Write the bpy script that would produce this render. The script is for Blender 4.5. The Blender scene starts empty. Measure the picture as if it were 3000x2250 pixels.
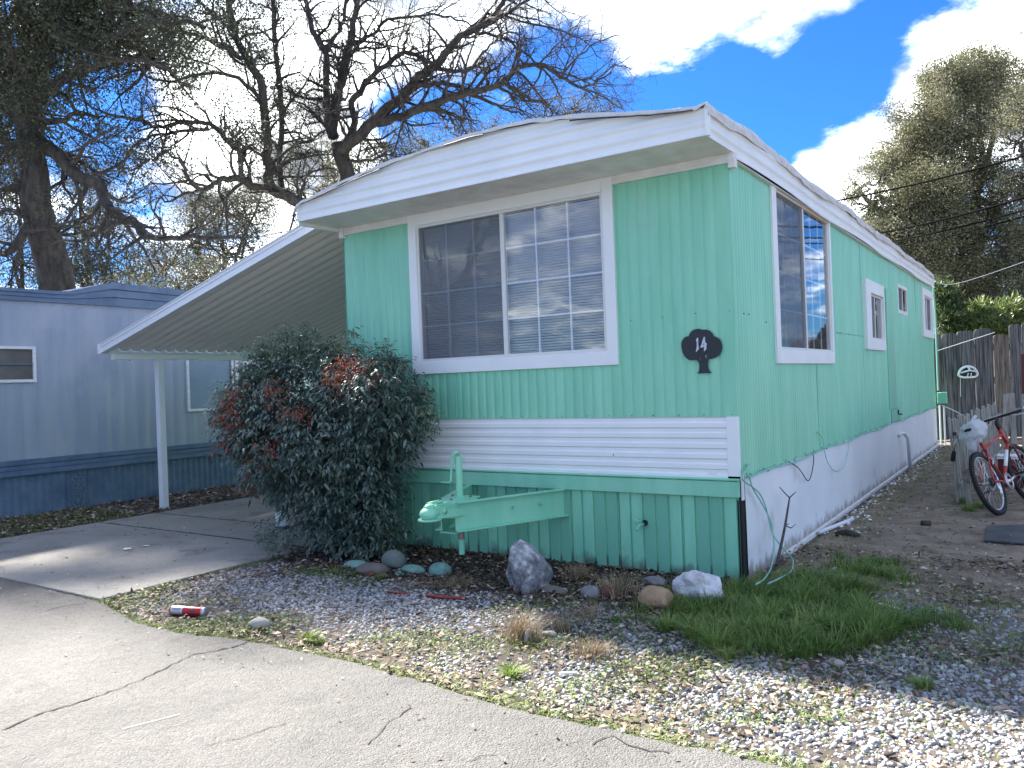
import bpy, bmesh, math, random
import numpy as np
from mathutils import Vector, Matrix
R = random.Random(7); NR = np.random.RandomState(11)
PI = math.pi; rad = math.radians
S = bpy.context.scene; C = S.collection

# ------------------------------------------------------------------ camera
F, YAW, PITCH, ROLL = 2346.02, -0.5921, 0.0001, 0.0373
CAM = Vector((1.9373, -5.8696, 1.55))
_f = Vector((math.sin(YAW), math.cos(YAW), 0)); _r = Vector((math.cos(YAW), -math.sin(YAW), 0)); _u = Vector((0, 0, 1))
_f, _u = _f*math.cos(PITCH)+_u*math.sin(PITCH), _u*math.cos(PITCH)-_f*math.sin(PITCH)
CR, SR = math.cos(ROLL), math.sin(ROLL)
cam_r = _r*CR-_u*SR; cam_u = _r*SR+_u*CR
cd = bpy.data.cameras.new('camera'); co = bpy.data.objects.new('camera', cd); C.objects.link(co)
cd.sensor_width = 36; cd.lens = 36*F/3000; cd.clip_end = 2000
m = Matrix((cam_r, cam_u, -_f)).transposed().to_4x4(); m.translation = CAM
co.matrix_world = m; S.camera = co
def ray(u, v):
    a, b = u-1500, v-1125
    return _f+_r*((a*CR-b*SR)/F)-_u*((a*SR+b*CR)/F)
def at(u, v, D): return CAM+ray(u, v)*D                      # a place D metres deep in the scene
def gnd(u, v, z=0.0):
    r = ray(u, v); return CAM+r*((z-CAM.z)/r.z)
def onx(u, v, x):
    r = ray(u, v); return CAM+r*((x-CAM.x)/r.x)
def ony(u, v, y):
    r = ray(u, v); return CAM+r*((y-CAM.y)/r.y)

# ------------------------------------------------------------------ sun, sky, exposure
SUN_DIR = Vector((-0.948, 0.318, 0)).normalized()*math.cos(rad(43))+Vector((0, 0, math.sin(rad(43))))
sd = bpy.data.lights.new('sun', 'SUN'); so = bpy.data.objects.new('sun', sd); C.objects.link(so)
sd.energy = 2.0; sd.angle = rad(2.4); sd.color = (1.0, 0.93, 0.83)
so.rotation_euler = SUN_DIR.to_track_quat('Z', 'Y').to_euler()
S.view_settings.view_transform = 'Standard'; S.view_settings.look = 'None'
S.view_settings.exposure = 3.58; S.view_settings.gamma = 1.0; S.view_settings.use_curve_mapping = False
try:
    S.cycles.max_bounces = 6; S.cycles.transparent_max_bounces = 12; S.cycles.sample_clamp_indirect = 6
except Exception: pass

W = bpy.data.worlds.new("World"); S.world = W; W.use_nodes = True
wt = W.node_tree; wt.nodes.clear()
def wn(t, **k):
    n = wt.nodes.new(t)
    for a, b in k.items(): setattr(n, a, b)
    return n
def wl(a, b): wt.links.new(a, b)
sky = wn('ShaderNodeTexSky'); sky.sky_type = 'NISHITA'; sky.sun_disc = False
sky.sun_elevation = rad(43); sky.sun_rotation = math.atan2(SUN_DIR.x, SUN_DIR.y)
sky.air_density = 1.0; sky.dust_density = 0.3; sky.ozone_density = 2.2
tintn = wn('ShaderNodeMix', data_type='RGBA', blend_type='MULTIPLY'); tintn.inputs[0].default_value = 1
wl(sky.outputs[0], tintn.inputs[6]); tintn.inputs[7].default_value = (0.052, 0.150, 0.31, 1)
b1 = wn('ShaderNodeBackground'); b1.inputs[1].default_value = 0.065; wl(tintn.outputs[2], b1.inputs[0])
tc = wn('ShaderNodeTexCoord')
sep = wn('ShaderNodeSeparateXYZ'); wl(tc.outputs['Generated'], sep.inputs[0])
def wmath(op, a, b=None, c=None, clamp=False):
    n = wn('ShaderNodeMath', operation=op); n.use_clamp = clamp
    for i, x in enumerate((a, b, c)):
        if x is None: continue
        if isinstance(x, (int, float)): n.inputs[i].default_value = x
        else: wl(x, n.inputs[i])
    return n.outputs[0]
den = wmath('ADD', wmath('MAXIMUM', sep.outputs[2], 0.0), 0.22)
px = wmath('DIVIDE', sep.outputs[0], den); py = wmath('DIVIDE', sep.outputs[1], den)
cmb = wn('ShaderNodeCombineXYZ'); wl(px, cmb.inputs[0]); wl(py, cmb.inputs[1])
n1 = wn('ShaderNodeTexNoise'); n1.inputs['Scale'].default_value = 1.5; n1.inputs['Detail'].default_value = 9; n1.inputs['Roughness'].default_value = 0.56
n1.inputs['Distortion'].default_value = 0.25; wl(cmb.outputs[0], n1.inputs['Vector'])
n3 = wn('ShaderNodeTexNoise'); n3.inputs['Scale'].default_value = 6.5; n3.inputs['Detail'].default_value = 8; n3.inputs['Roughness'].default_value = 0.62; wl(cmb.outputs[0], n3.inputs['Vector'])
acc = wmath('ADD', wmath('MULTIPLY_ADD', n1.outputs[0], 1.0, -0.40), wmath('MULTIPLY_ADD', n3.outputs[0], 1.35, -0.675))
# where the clouds and the blue gaps of the day stand (directions in the sky)
for (u, v, r, w) in [(1650, -250, 17, .30), (2130, -20, 9, .40), (1860, 20, 7, .25), (2400, -60, 8, .24), (2870, 150, 8, .36), (3000, 300, 7, .2), (2480, 520, 7, .38), (2330, 660, 6, .2), (2640, 420, 5, .15),
                     (2340, 310, 10, -.50), (2720, 20, 5, -.40), (2200, 420, 7, -.3), (1790, 290, 8, -.50), (1560, 420, 7, -.32), (2450, 200, 4, -.3), (2860, 190, 6, .45), (2480, 500, 4.5, .42), (2400, 600, 3.5, .4), (2560, 330, 3, -.2), (1640, 60, 5, -.2), (1250, 330, 5, -.3), (2080, 300, 6, -.35), (1330, 420, 6, -.22), (1250, 60, 8, .12), (1080, 260, 8, .2),
                     (620, 60, 12, .30), (850, 500, 8, .3), (480, 300, 6, .30), (380, 260, 3, -.3), (300, 330, 5, -.28), (560, 520, 5, -.1), (700, 760, 9, .15), (100, 200, 9, -.25), (2900, -100, 6, -.3), (2090, 330, 2.2, .3)]:
    d = ray(u, v).normalized()
    dp = wn('ShaderNodeVectorMath', operation='DOT_PRODUCT'); wl(tc.outputs['Generated'], dp.inputs[0]); dp.inputs[1].default_value = d
    mr = wn('ShaderNodeMapRange'); mr.interpolation_type = 'SMOOTHERSTEP'
    mr.inputs[1].default_value = math.cos(rad(r)); mr.inputs[2].default_value = 1.0
    mr.inputs[3].default_value = 0; mr.inputs[4].default_value = w
    wl(dp.outputs['Value'], mr.inputs[0]); acc = wmath('ADD', acc, mr.outputs[0])
dens = wn('ShaderNodeMapRange'); dens.interpolation_type = 'SMOOTHSTEP'
dens.inputs[1].default_value = -0.06; dens.inputs[2].default_value = 0.60; wl(acc, dens.inputs[0])
n2 = wn('ShaderNodeTexNoise'); n2.inputs['Scale'].default_value = 4.2; n2.inputs['Detail'].default_value = 6; wl(cmb.outputs[0], n2.inputs['Vector'])
cr_ = wn('ShaderNodeValToRGB'); e = cr_.color_ramp.elements
e[0].position = .38; e[0].color = (.052, .056, .061, 1); e[1].position = .68; e[1].color = (.74, .775, .76, 1); wl(n2.outputs[0], cr_.inputs[0])
b2 = wn('ShaderNodeBackground'); b2.inputs[1].default_value = 0.88; wl(cr_.outputs[0], b2.inputs[0])
mx = wn('ShaderNodeMixShader'); wl(dens.outputs[0], mx.inputs[0]); wl(b1.outputs[0], mx.inputs[1]); wl(b2.outputs[0], mx.inputs[2])
ow = wn('ShaderNodeOutputWorld'); wl(mx.outputs[0], ow.inputs[0])

# ------------------------------------------------------------------ materials
def new_mat(name):
    m = bpy.data.materials.new(name); m.use_nodes = True
    nt = m.node_tree; p = nt.nodes['Principled BSDF']; return m, nt, p
def setrgb(s, c): s.default_value = (c[0], c[1], c[2], 1)
def mat(name, col, rough=.6, col2=None, scale=4., stretch=(1, 1, 1), lo=.35, hi=.65, bump=0., bscale=40., bstretch=(1, 1, 1), metallic=0., spec=.5, tint=None, trans=0., col3=None, scale3=1., lo3=.5, hi3=.7, detail=6, splash=None):
    m, nt, p = new_mat(name); L = nt.links
    p.inputs['Roughness'].default_value = rough; p.inputs['Metallic'].default_value = metallic
    p.inputs['Specular IOR Level'].default_value = spec
    t = nt.nodes.new('ShaderNodeTexCoord')
    def noise(sc, st, det=6):
        mp = nt.nodes.new('ShaderNodeMapping'); mp.inputs['Scale'].default_value = st; L.new(t.outputs['Object'], mp.inputs[0])
        n = nt.nodes.new('ShaderNodeTexNoise'); n.inputs['Scale'].default_value = sc; n.inputs['Detail'].default_value = det
        n.inputs['Roughness'].default_value = .6; L.new(mp.outputs[0], n.inputs['Vector']); return n.outputs[0]
    def ramp(v, stops):
        r = nt.nodes.new('ShaderNodeValToRGB'); el = r.color_ramp.elements
        while len(el) < len(stops): el.new(.5)
        for e_, (ps, c) in zip(el, stops): e_.position = ps; e_.color = (*c, 1) if len(c) == 3 else c
        L.new(v, r.inputs[0]); return r.outputs[0]
    out = None
    if tint is not None:                                      # each piece has its own tone, stored with its vertices
        a = nt.nodes.new('ShaderNodeAttribute'); a.attribute_name = 'tint'
        out = ramp(a.outputs['Fac'], tint)
    elif col2 is not None:
        out = ramp(noise(scale, stretch, detail), [(lo, col), (hi, col2)])
    if col3 is not None:
        f = ramp(noise(scale3, (1, 1, 1)), [(lo3, (0, 0, 0)), (hi3, (1, 1, 1))])
        x = nt.nodes.new('ShaderNodeMix'); x.data_type = 'RGBA'; L.new(f, x.inputs[0])
        if out is not None: L.new(out, x.inputs[6])
        else: setrgb(x.inputs[6], col)
        setrgb(x.inputs[7], col3); out = x.outputs[2]
    if splash:                                                # mud splashed up from the ground
        sx = nt.nodes.new('ShaderNodeSeparateXYZ'); L.new(t.outputs['Object'], sx.inputs[0]); mm = nt.nodes.new('ShaderNodeMath'); mm.operation = 'MULTIPLY_ADD'; mm.inputs[1].default_value = -3.2; mm.inputs[2].default_value = .62; L.new(sx.outputs[2], mm.inputs[0])
        ad = nt.nodes.new('ShaderNodeMath'); ad.operation = 'ADD'; L.new(mm.outputs[0], ad.inputs[0]); L.new(noise(9, (1, 1, .6), 8), ad.inputs[1]); f = ramp(ad.outputs[0], [(.72, (0, 0, 0)), (1.25 if False else .98, (.75, .75, .75))])
        x = nt.nodes.new('ShaderNodeMix'); x.data_type = 'RGBA'; L.new(f, x.inputs[0]); L.new(out, x.inputs[6]); setrgb(x.inputs[7], splash); out = x.outputs[2]
    if out is not None: L.new(out, p.inputs['Base Color'])
    else: setrgb(p.inputs['Base Color'], col)
    if bump:
        b = nt.nodes.new('ShaderNodeBump'); b.inputs['Strength'].default_value = 1; b.inputs['Distance'].default_value = bump
        L.new(noise(bscale, bstretch, 8), b.inputs['Height']); L.new(b.outputs[0], p.inputs['Normal'])
    if trans:
        o = nt.nodes['Material Output']; tr = nt.nodes.new('ShaderNodeBsdfTranslucent')
        if out is not None: L.new(out, tr.inputs[0])
        else: setrgb(tr.inputs[0], col)
        x = nt.nodes.new('ShaderNodeMixShader'); x.inputs[0].default_value = trans
        L.new(p.outputs[0], x.inputs[1]); L.new(tr.outputs[0], x.inputs[2]); L.new(x.outputs[0], o.inputs[0])
    return m
M = {}
M['mint'] = mat('mint_paint', (.200, .555, .365), .36, (.275, .635, .435), 1.6, (3, 3, .5), bump=.003, bscale=4, bstretch=(1, 1, .4), col3=(.27, .56, .42), scale3=3.5, lo3=.55, hi3=.75)
M['mint2'] = mat('mint_paint_lower', (.195, .535, .355), .5, (.245, .595, .405), 3, (2, 2, .6), bump=.001, bscale=12, col3=(.05, .12, .09), scale3=2.7, lo3=.67, hi3=.80, splash=(.085, .085, .07))
def perf_mat():
    m, nt, p = new_mat('mint_perforated_sheet'); t = nt.nodes.new('ShaderNodeTexCoord'); mp = nt.nodes.new('ShaderNodeMapping'); mp.inputs['Rotation'].default_value = (0, rad(45), 0); nt.links.new(t.outputs['Object'], mp.inputs[0])
    v = nt.nodes.new('ShaderNodeTexVoronoi'); v.inputs['Scale'].default_value = 80; v.inputs['Randomness'].default_value = 0; nt.links.new(mp.outputs[0], v.inputs['Vector'])
    r_ = nt.nodes.new('ShaderNodeValToRGB'); r_.color_ramp.elements[0].position = .16; r_.color_ramp.elements[0].color = (.06, .21, .145, 1); r_.color_ramp.elements[1].position = .40; r_.color_ramp.elements[1].color = (.19, .51, .345, 1)
    nt.links.new(v.outputs['Distance'], r_.inputs[0]); nt.links.new(r_.outputs[0], p.inputs['Base Color']); p.inputs['Roughness'].default_value = .55; return m
M['perf'] = perf_mat()
M['white'] = mat('white_paint', (.77, .79, .78), .5, (.83, .84, .82), 2.5, (1, 1, 1), bump=.0006, bscale=16)
M['white_dirty'] = mat('white_paint_weathered', (.66, .65, .62), .6, (.80, .80, .79), 5, (1, 1, 3), bump=.001, bscale=20, col3=(.42, .38, .33), scale3=8, lo3=.66, hi3=.8)
M['plinth'] = mat('white_plinth_board', (.72, .74, .74), .55, (.81, .82, .81), 1.3, (1, 1, 1), bump=.0012, bscale=4, col3=(.50, .47, .44), scale3=2.2, lo3=.62, hi3=.8, splash=(.20, .15, .11))
M['awn'] = mat('awning_enamel', (.80, .80, .77), .45, (.82, .815, .78), 2)
M['awnw'] = mat('awning_trim', (.78, .79, .80), .4)
M['alu'] = mat('aluminium', (.55, .56, .57), .35, metallic=.8)
M['frame'] = mat('window_sash', (.70, .69, .65), .45)
M['muntin'] = mat('muntin_white', (.72, .73, .74), .5)
M['blind'] = mat('blind_slat', (.80, .81, .81), .5)
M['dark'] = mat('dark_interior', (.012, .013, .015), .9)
M['membrane'] = mat('roof_membrane', (.58, .58, .57), .8, (.68, .67, .65), 8, bump=.006, bscale=14, col3=(.2, .2, .19), scale3=12, lo3=.6, hi3=.8)
M['black'] = mat('black_paint', (.012, .015, .022), .5)
M['numeral'] = mat('numeral_metal', (.5, .55, .62), .45)
M['rust'] = mat('rusty_metal', (.16, .10, .075), .7, (.30, .26, .22), 20, bump=.001)
M['blue'] = mat('blue_grey_siding', (.27, .315, .385), .45, (.34, .375, .43), 1.2, (1, 4, .5), bump=.001, bscale=6, col3=(.40, .42, .46), scale3=.9, lo3=.55, hi3=.75)
M['blue2'] = mat('blue_grey_trim', (.075, .125, .20), .5, (.13, .185, .27), 4, (1, 1, 1), bump=.001, bscale=9, col3=(.035, .045, .06), scale3=5, lo3=.66, hi3=.78)
M['wood'] = mat('weathered_wood', (.018, .018, .019), .85, (.19, .185, .18), 4, (9, 9, .35), lo=.36, hi=.68, bump=.004, bscale=10, bstretch=(6, 6, .3))
M['wood2'] = mat('weathered_wood_pale', (.04, .032, .026), .85, (.24, .19, .15), 4, (6, 6, .5), lo=.3, hi=.7, bump=.003, bscale=10, bstretch=(6, 6, .3))
M['picket'] = mat('picket_wood', (.22, .20, .17), .85, (.38, .35, .31), 6, (4, 4, .7), bump=.002, bscale=20)
M['bark'] = mat('oak_bark', (.022, .019, .017), .9, (.075, .066, .058), 5, (2, 2, .6), bump=.02, bscale=10)
M['bark2'] = mat('oak_bark_grey', (.05, .045, .04), .9, (.12, .11, .095), 5, (2, 2, .6), bump=.015, bscale=10)
M['twig'] = mat('twig_bark', (.035, .028, .023), .9)
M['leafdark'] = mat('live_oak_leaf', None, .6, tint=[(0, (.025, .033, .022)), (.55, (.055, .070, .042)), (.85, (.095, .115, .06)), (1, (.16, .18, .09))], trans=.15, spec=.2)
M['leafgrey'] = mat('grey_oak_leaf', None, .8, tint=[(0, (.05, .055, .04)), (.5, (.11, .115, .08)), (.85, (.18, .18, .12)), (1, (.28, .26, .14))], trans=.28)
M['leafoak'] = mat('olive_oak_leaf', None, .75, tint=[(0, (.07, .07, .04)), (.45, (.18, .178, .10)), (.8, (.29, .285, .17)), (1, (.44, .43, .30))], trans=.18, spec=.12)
M['oleander'] = mat('oleander_leaf', None, .4, tint=[(0, (.03, .05, .02)), (.5, (.10, .15, .05)), (1, (.28, .33, .10))], trans=.35)
M['nandina'] = mat('nandina_leaf', None, .38, tint=[(0, (.040, .064, .054)), (.5, (.100, .150, .120)), (.86, (.21, .28, .21)), (1, (.17, .19, .05))], trans=.22, spec=.8)
M['stem'] = mat('cane_stem', (.10, .07, .05), .8)
M['berry'] = mat('red_berry', (.46, .035, .02), .35, (.60, .10, .045), 30)
M['grass'] = mat('green_grass', None, .5, tint=[(0, (.06, .115, .024)), (.5, (.155, .26, .05)), (.85, (.27, .37, .08)), (1, (.46, .40, .20))], trans=.4)
M['weed'] = mat('low_weeds', None, .6, tint=[(0, (.05, .085, .02)), (.5, (.13, .20, .045)), (.85, (.26, .33, .08)), (1, (.45, .40, .22))], trans=.3)
M['dry'] = mat('dry_grass', None, .7, tint=[(0, (.14, .10, .06)), (.5, (.30, .22, .13)), (1, (.52, .42, .27))], trans=.25)
M['litter'] = mat('leaf_litter', None, .75, tint=[(0, (.05, .035, .025)), (.45, (.16, .11, .075)), (.8, (.33, .25, .18)), (1, (.58, .50, .40))], trans=.1)
M['gravel'] = mat('pale_gravel', None, .7, tint=[(0, (.09, .09, .092)), (.3, (.22, .222, .228)), (.7, (.37, .375, .38)), (.93, (.56, .56, .555)), (1, (.36, .27, .19))])
M['soil'] = mat('soil', (.035, .029, .024), .95, (.10, .082, .064), 7, bump=.02, bscale=22, col3=(.155, .125, .098), scale3=.8, lo3=.5, hi3=.66)
M['dirt'] = mat('trodden_dirt', (.14, .105, .075), .95, (.27, .205, .15), 3.2, bump=.012, bscale=30, col3=(.05, .038, .028), scale3=6, lo3=.55, hi3=.75)
M['rubber'] = mat('tyre_rubber', (.014, .014, .015), .8)
M['redpaint'] = mat('red_frame_paint', (.42, .03, .022), .3)
M['darkred'] = mat('dark_red_paint', (.14, .012, .016), .35)
M['chrome'] = mat('bare_alloy', (.6, .6, .6), .28, metallic=.9)
M['grip'] = mat('bar_tape', (.50, .56, .55), .5)
M['bag'] = mat('thin_plastic', (.78, .80, .81), .35, trans=.45)
M['plastic'] = mat('white_plastic', (.72, .75, .76), .4)
M['wire'] = mat('cable_black', (.006, .006, .007), 1, spec=.05)
M['wiremint'] = mat('cable_mint', (.25, .52, .42), .5)
M['pvc'] = mat('pvc_pipe', (.66, .68, .70), .5)
M['mat_'] = mat('rubber_mat', (.035, .036, .040), .8, (.075, .075, .078), 4, bump=.002, bscale=30)

def rock_mat(name, a, b, c=None, sc=6, bump=.012):
    return mat(name, a, .8, b, sc, bump=bump, bscale=14, col3=c, scale3=11, lo3=.52, hi3=.66)
M['marble'] = rock_mat('grey_marble', (.11, .115, .125), (.46, .465, .48), (.68, .69, .70), 11, .07)
M['quartz'] = rock_mat('white_quartz', (.40, .40, .41), (.76, .76, .77), (.40, .37, .35), 9, .05)
M['tanrock'] = rock_mat('tan_rock', (.28, .18, .10), (.40, .28, .16), (.17, .10, .055), 7)
M['greyrock'] = rock_mat('grey_rock', (.13, .13, .135), (.24, .235, .23), (.30, .29, .28), 6)
M['redrock'] = rock_mat('red_rock', (.10, .028, .026), (.17, .05, .045), None, 6)
M['mintrock'] = rock_mat('mint_oversprayed_rock', (.12, .20, .175), (.20, .42, .335), (.14, .15, .14), 5, .006)
M['greenrock'] = rock_mat('green_grey_rock', (.10, .125, .11), (.17, .21, .185), (.14, .13, .12), 5, .006)
M['brownrock'] = rock_mat('brown_rock', (.10, .085, .072), (.18, .155, .13), None, 5, .006)
M['paleston'] = rock_mat('buff_rock', (.30, .28, .24), (.42, .39, .34), None, 5, .006)

# pavement materials
def pave(name, base, base2, stain, speck, bumpd, agg):
    m, nt, p = new_mat(name); L = nt.links; N = nt.nodes
    t = N.new('ShaderNodeTexCoord')
    def noise(sc, det=6, ro=.6):
        n = N.new('ShaderNodeTexNoise'); n.inputs['Scale'].default_value = sc; n.inputs['Detail'].default_value = det; n.inputs['Roughness'].default_value = ro
        L.new(t.outputs['Object'], n.inputs['Vector']); return n.outputs[0]
    def ramp(v, a, b, ca=(0, 0, 0), cb=(1, 1, 1)):
        r = N.new('ShaderNodeValToRGB'); r.color_ramp.elements[0].position = a; r.color_ramp.elements[1].position = b
        r.color_ramp.elements[0].color = (*ca, 1); r.color_ramp.elements[1].color = (*cb, 1); L.new(v, r.inputs[0]); return r.outputs[0]
    def mix(f, a, b, mode='MIX'):
        x = N.new('ShaderNodeMix'); x.data_type = 'RGBA'; x.blend_type = mode
        if isinstance(f, float): x.inputs[0].default_value = f
        else: L.new(f, x.inputs[0])
        for s, v in ((x.inputs[6], a), (x.inputs[7], b)):
            if isinstance(v, tuple): setrgb(s, v)
            else: L.new(v, s)
        return x.outputs[2]
    c = ramp(noise(.9, 5), .35, .65, base, base2)
    c = mix(ramp(noise(2.3, 8, .7), .54, .72), c, stain)
    vo = N.new('ShaderNodeTexVoronoi'); vo.inputs['Scale'].default_value = agg; L.new(t.outputs['Object'], vo.inputs['Vector'])
    sc_ = ramp(vo.outputs['Color'], .0, 1., (1-speck,)*3, (1+speck,)*3)
    x = N.new('ShaderNodeMix'); x.data_type = 'RGBA'; x.blend_type = 'MULTIPLY'; x.inputs[0].default_value = 1
    L.new(c, x.inputs[6]); L.new(sc_, x.inputs[7]); c = x.outputs[2]
    g = ramp(noise(agg*1.3, 3), .28, .46, (.55,)*3, (1., 1., 1.))
    c = mix(.8, c, mix(1.0, c, g, 'MULTIPLY'))
    # fine crazing of old pavement
    d = N.new('ShaderNodeTexNoise'); d.inputs['Scale'].default_value = 5; d.inputs['Detail'].default_value = 4; L.new(t.outputs['Object'], d.inputs['Vector'])
    av = N.new('ShaderNodeVectorMath'); av.operation = 'MULTIPLY_ADD'; L.new(d.outputs['Color'], av.inputs[0]); av.inputs[1].default_value = (.35,)*3; L.new(t.outputs['Object'], av.inputs[2])
    cv = N.new('ShaderNodeTexVoronoi'); cv.feature = 'DISTANCE_TO_EDGE'; cv.inputs['Scale'].default_value = 2.1; L.new(av.outputs[0], cv.inputs['Vector'])
    cm = ramp(cv.outputs['Distance'], .0, .010, (1, 1, 1), (0, 0, 0))
    keep = ramp(noise(1.4, 2), .52, .60)
    cm2 = mix(1.0, cm, keep, 'MULTIPLY')
    cm3 = mix(.55 if agg > 90 else .0, (0., 0., 0.), cm2)
    c = mix(cm3, c, (.05, .047, .043))
    L.new(c, p.inputs['Base Color']); p.inputs['Roughness'].default_value = .85
    b = N.new('ShaderNodeBump'); b.inputs['Distance'].default_value = bumpd; L.new(vo.outputs['Distance'], b.inputs['Height']); b.invert = True
    b2_ = N.new('ShaderNodeBump'); b2_.inputs['Distance'].default_value = bumpd*6; b2_.inputs['Strength'].default_value = .7; L.new(noise(6, 8, .7), b2_.inputs['Height']); L.new(b.outputs[0], b2_.inputs['Normal'])
    L.new(b2_.outputs[0], p.inputs['Normal']); return m
M['asphalt'] = pave('old_asphalt', (.096, .095, .092), (.128, .126, .121), (.078, .078, .079), .30, .006, 110)
M['concrete'] = pave('driveway_concrete', (.23, .22, .20), (.30, .288, .265), (.125, .118, .110), .16, .002, 80)

def glass_mat(name, tintc, boost):
    m, nt, p = new_mat(name); nt.nodes.remove(p); o = nt.nodes['Material Output']
    g = nt.nodes.new('ShaderNodeBsdfGlossy'); g.inputs['Roughness'].default_value = .015
    t = nt.nodes.new('ShaderNodeBsdfTransparent'); setrgb(t.inputs[0], tintc)
    lw = nt.nodes.new('ShaderNodeLayerWeight'); lw.inputs[0].default_value = .5
    pw = nt.nodes.new('ShaderNodeMath'); pw.operation = 'POWER'; pw.inputs[1].default_value = 2.5; nt.links.new(lw.outputs['Facing'], pw.inputs[0])
    fr = nt.nodes.new('ShaderNodeMath'); fr.operation = 'MULTIPLY_ADD'; fr.inputs[1].default_value = .75; fr.inputs[2].default_value = boost; fr.use_clamp = True; nt.links.new(pw.outputs[0], fr.inputs[0])
    nz = nt.nodes.new('ShaderNodeTexNoise'); nz.inputs['Scale'].default_value = 2.2; tcx = nt.nodes.new('ShaderNodeTexCoord'); nt.links.new(tcx.outputs['Object'], nz.inputs['Vector'])
    b = nt.nodes.new('ShaderNodeBump'); b.inputs['Distance'].default_value = .002; b.inputs['Strength'].default_value = .5
    nt.links.new(nz.outputs[0], b.inputs['Height']); nt.links.new(b.outputs[0], g.inputs['Normal'])
    x = nt.nodes.new('ShaderNodeMixShader'); nt.links.new(fr.outputs[0], x.inputs[0]); nt.links.new(t.outputs[0], x.inputs[1]); nt.links.new(g.outputs[0], x.inputs[2])
    nt.links.new(x.outputs[0], o.inputs[0]); return m
M['glass'] = glass_mat('window_glass', (.94, .95, .96), .10)
M['glassdark'] = glass_mat('window_glass_dim', (.80, .84, .88), .08)
def screen_mat():
    m, nt, p = new_mat('insect_screen'); o = nt.nodes['Material Output']; setrgb(p.inputs['Base Color'], (.17, .185, .20)); p.inputs['Roughness'].default_value = .8
    t = nt.nodes.new('ShaderNodeBsdfTransparent'); x = nt.nodes.new('ShaderNodeMixShader'); x.inputs[0].default_value = .50
    nt.links.new(t.outputs[0], x.inputs[1]); nt.links.new(p.outputs[0], x.inputs[2]); nt.links.new(x.outputs[0], o.inputs[0]); return m
M['screen'] = screen_mat()

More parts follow.
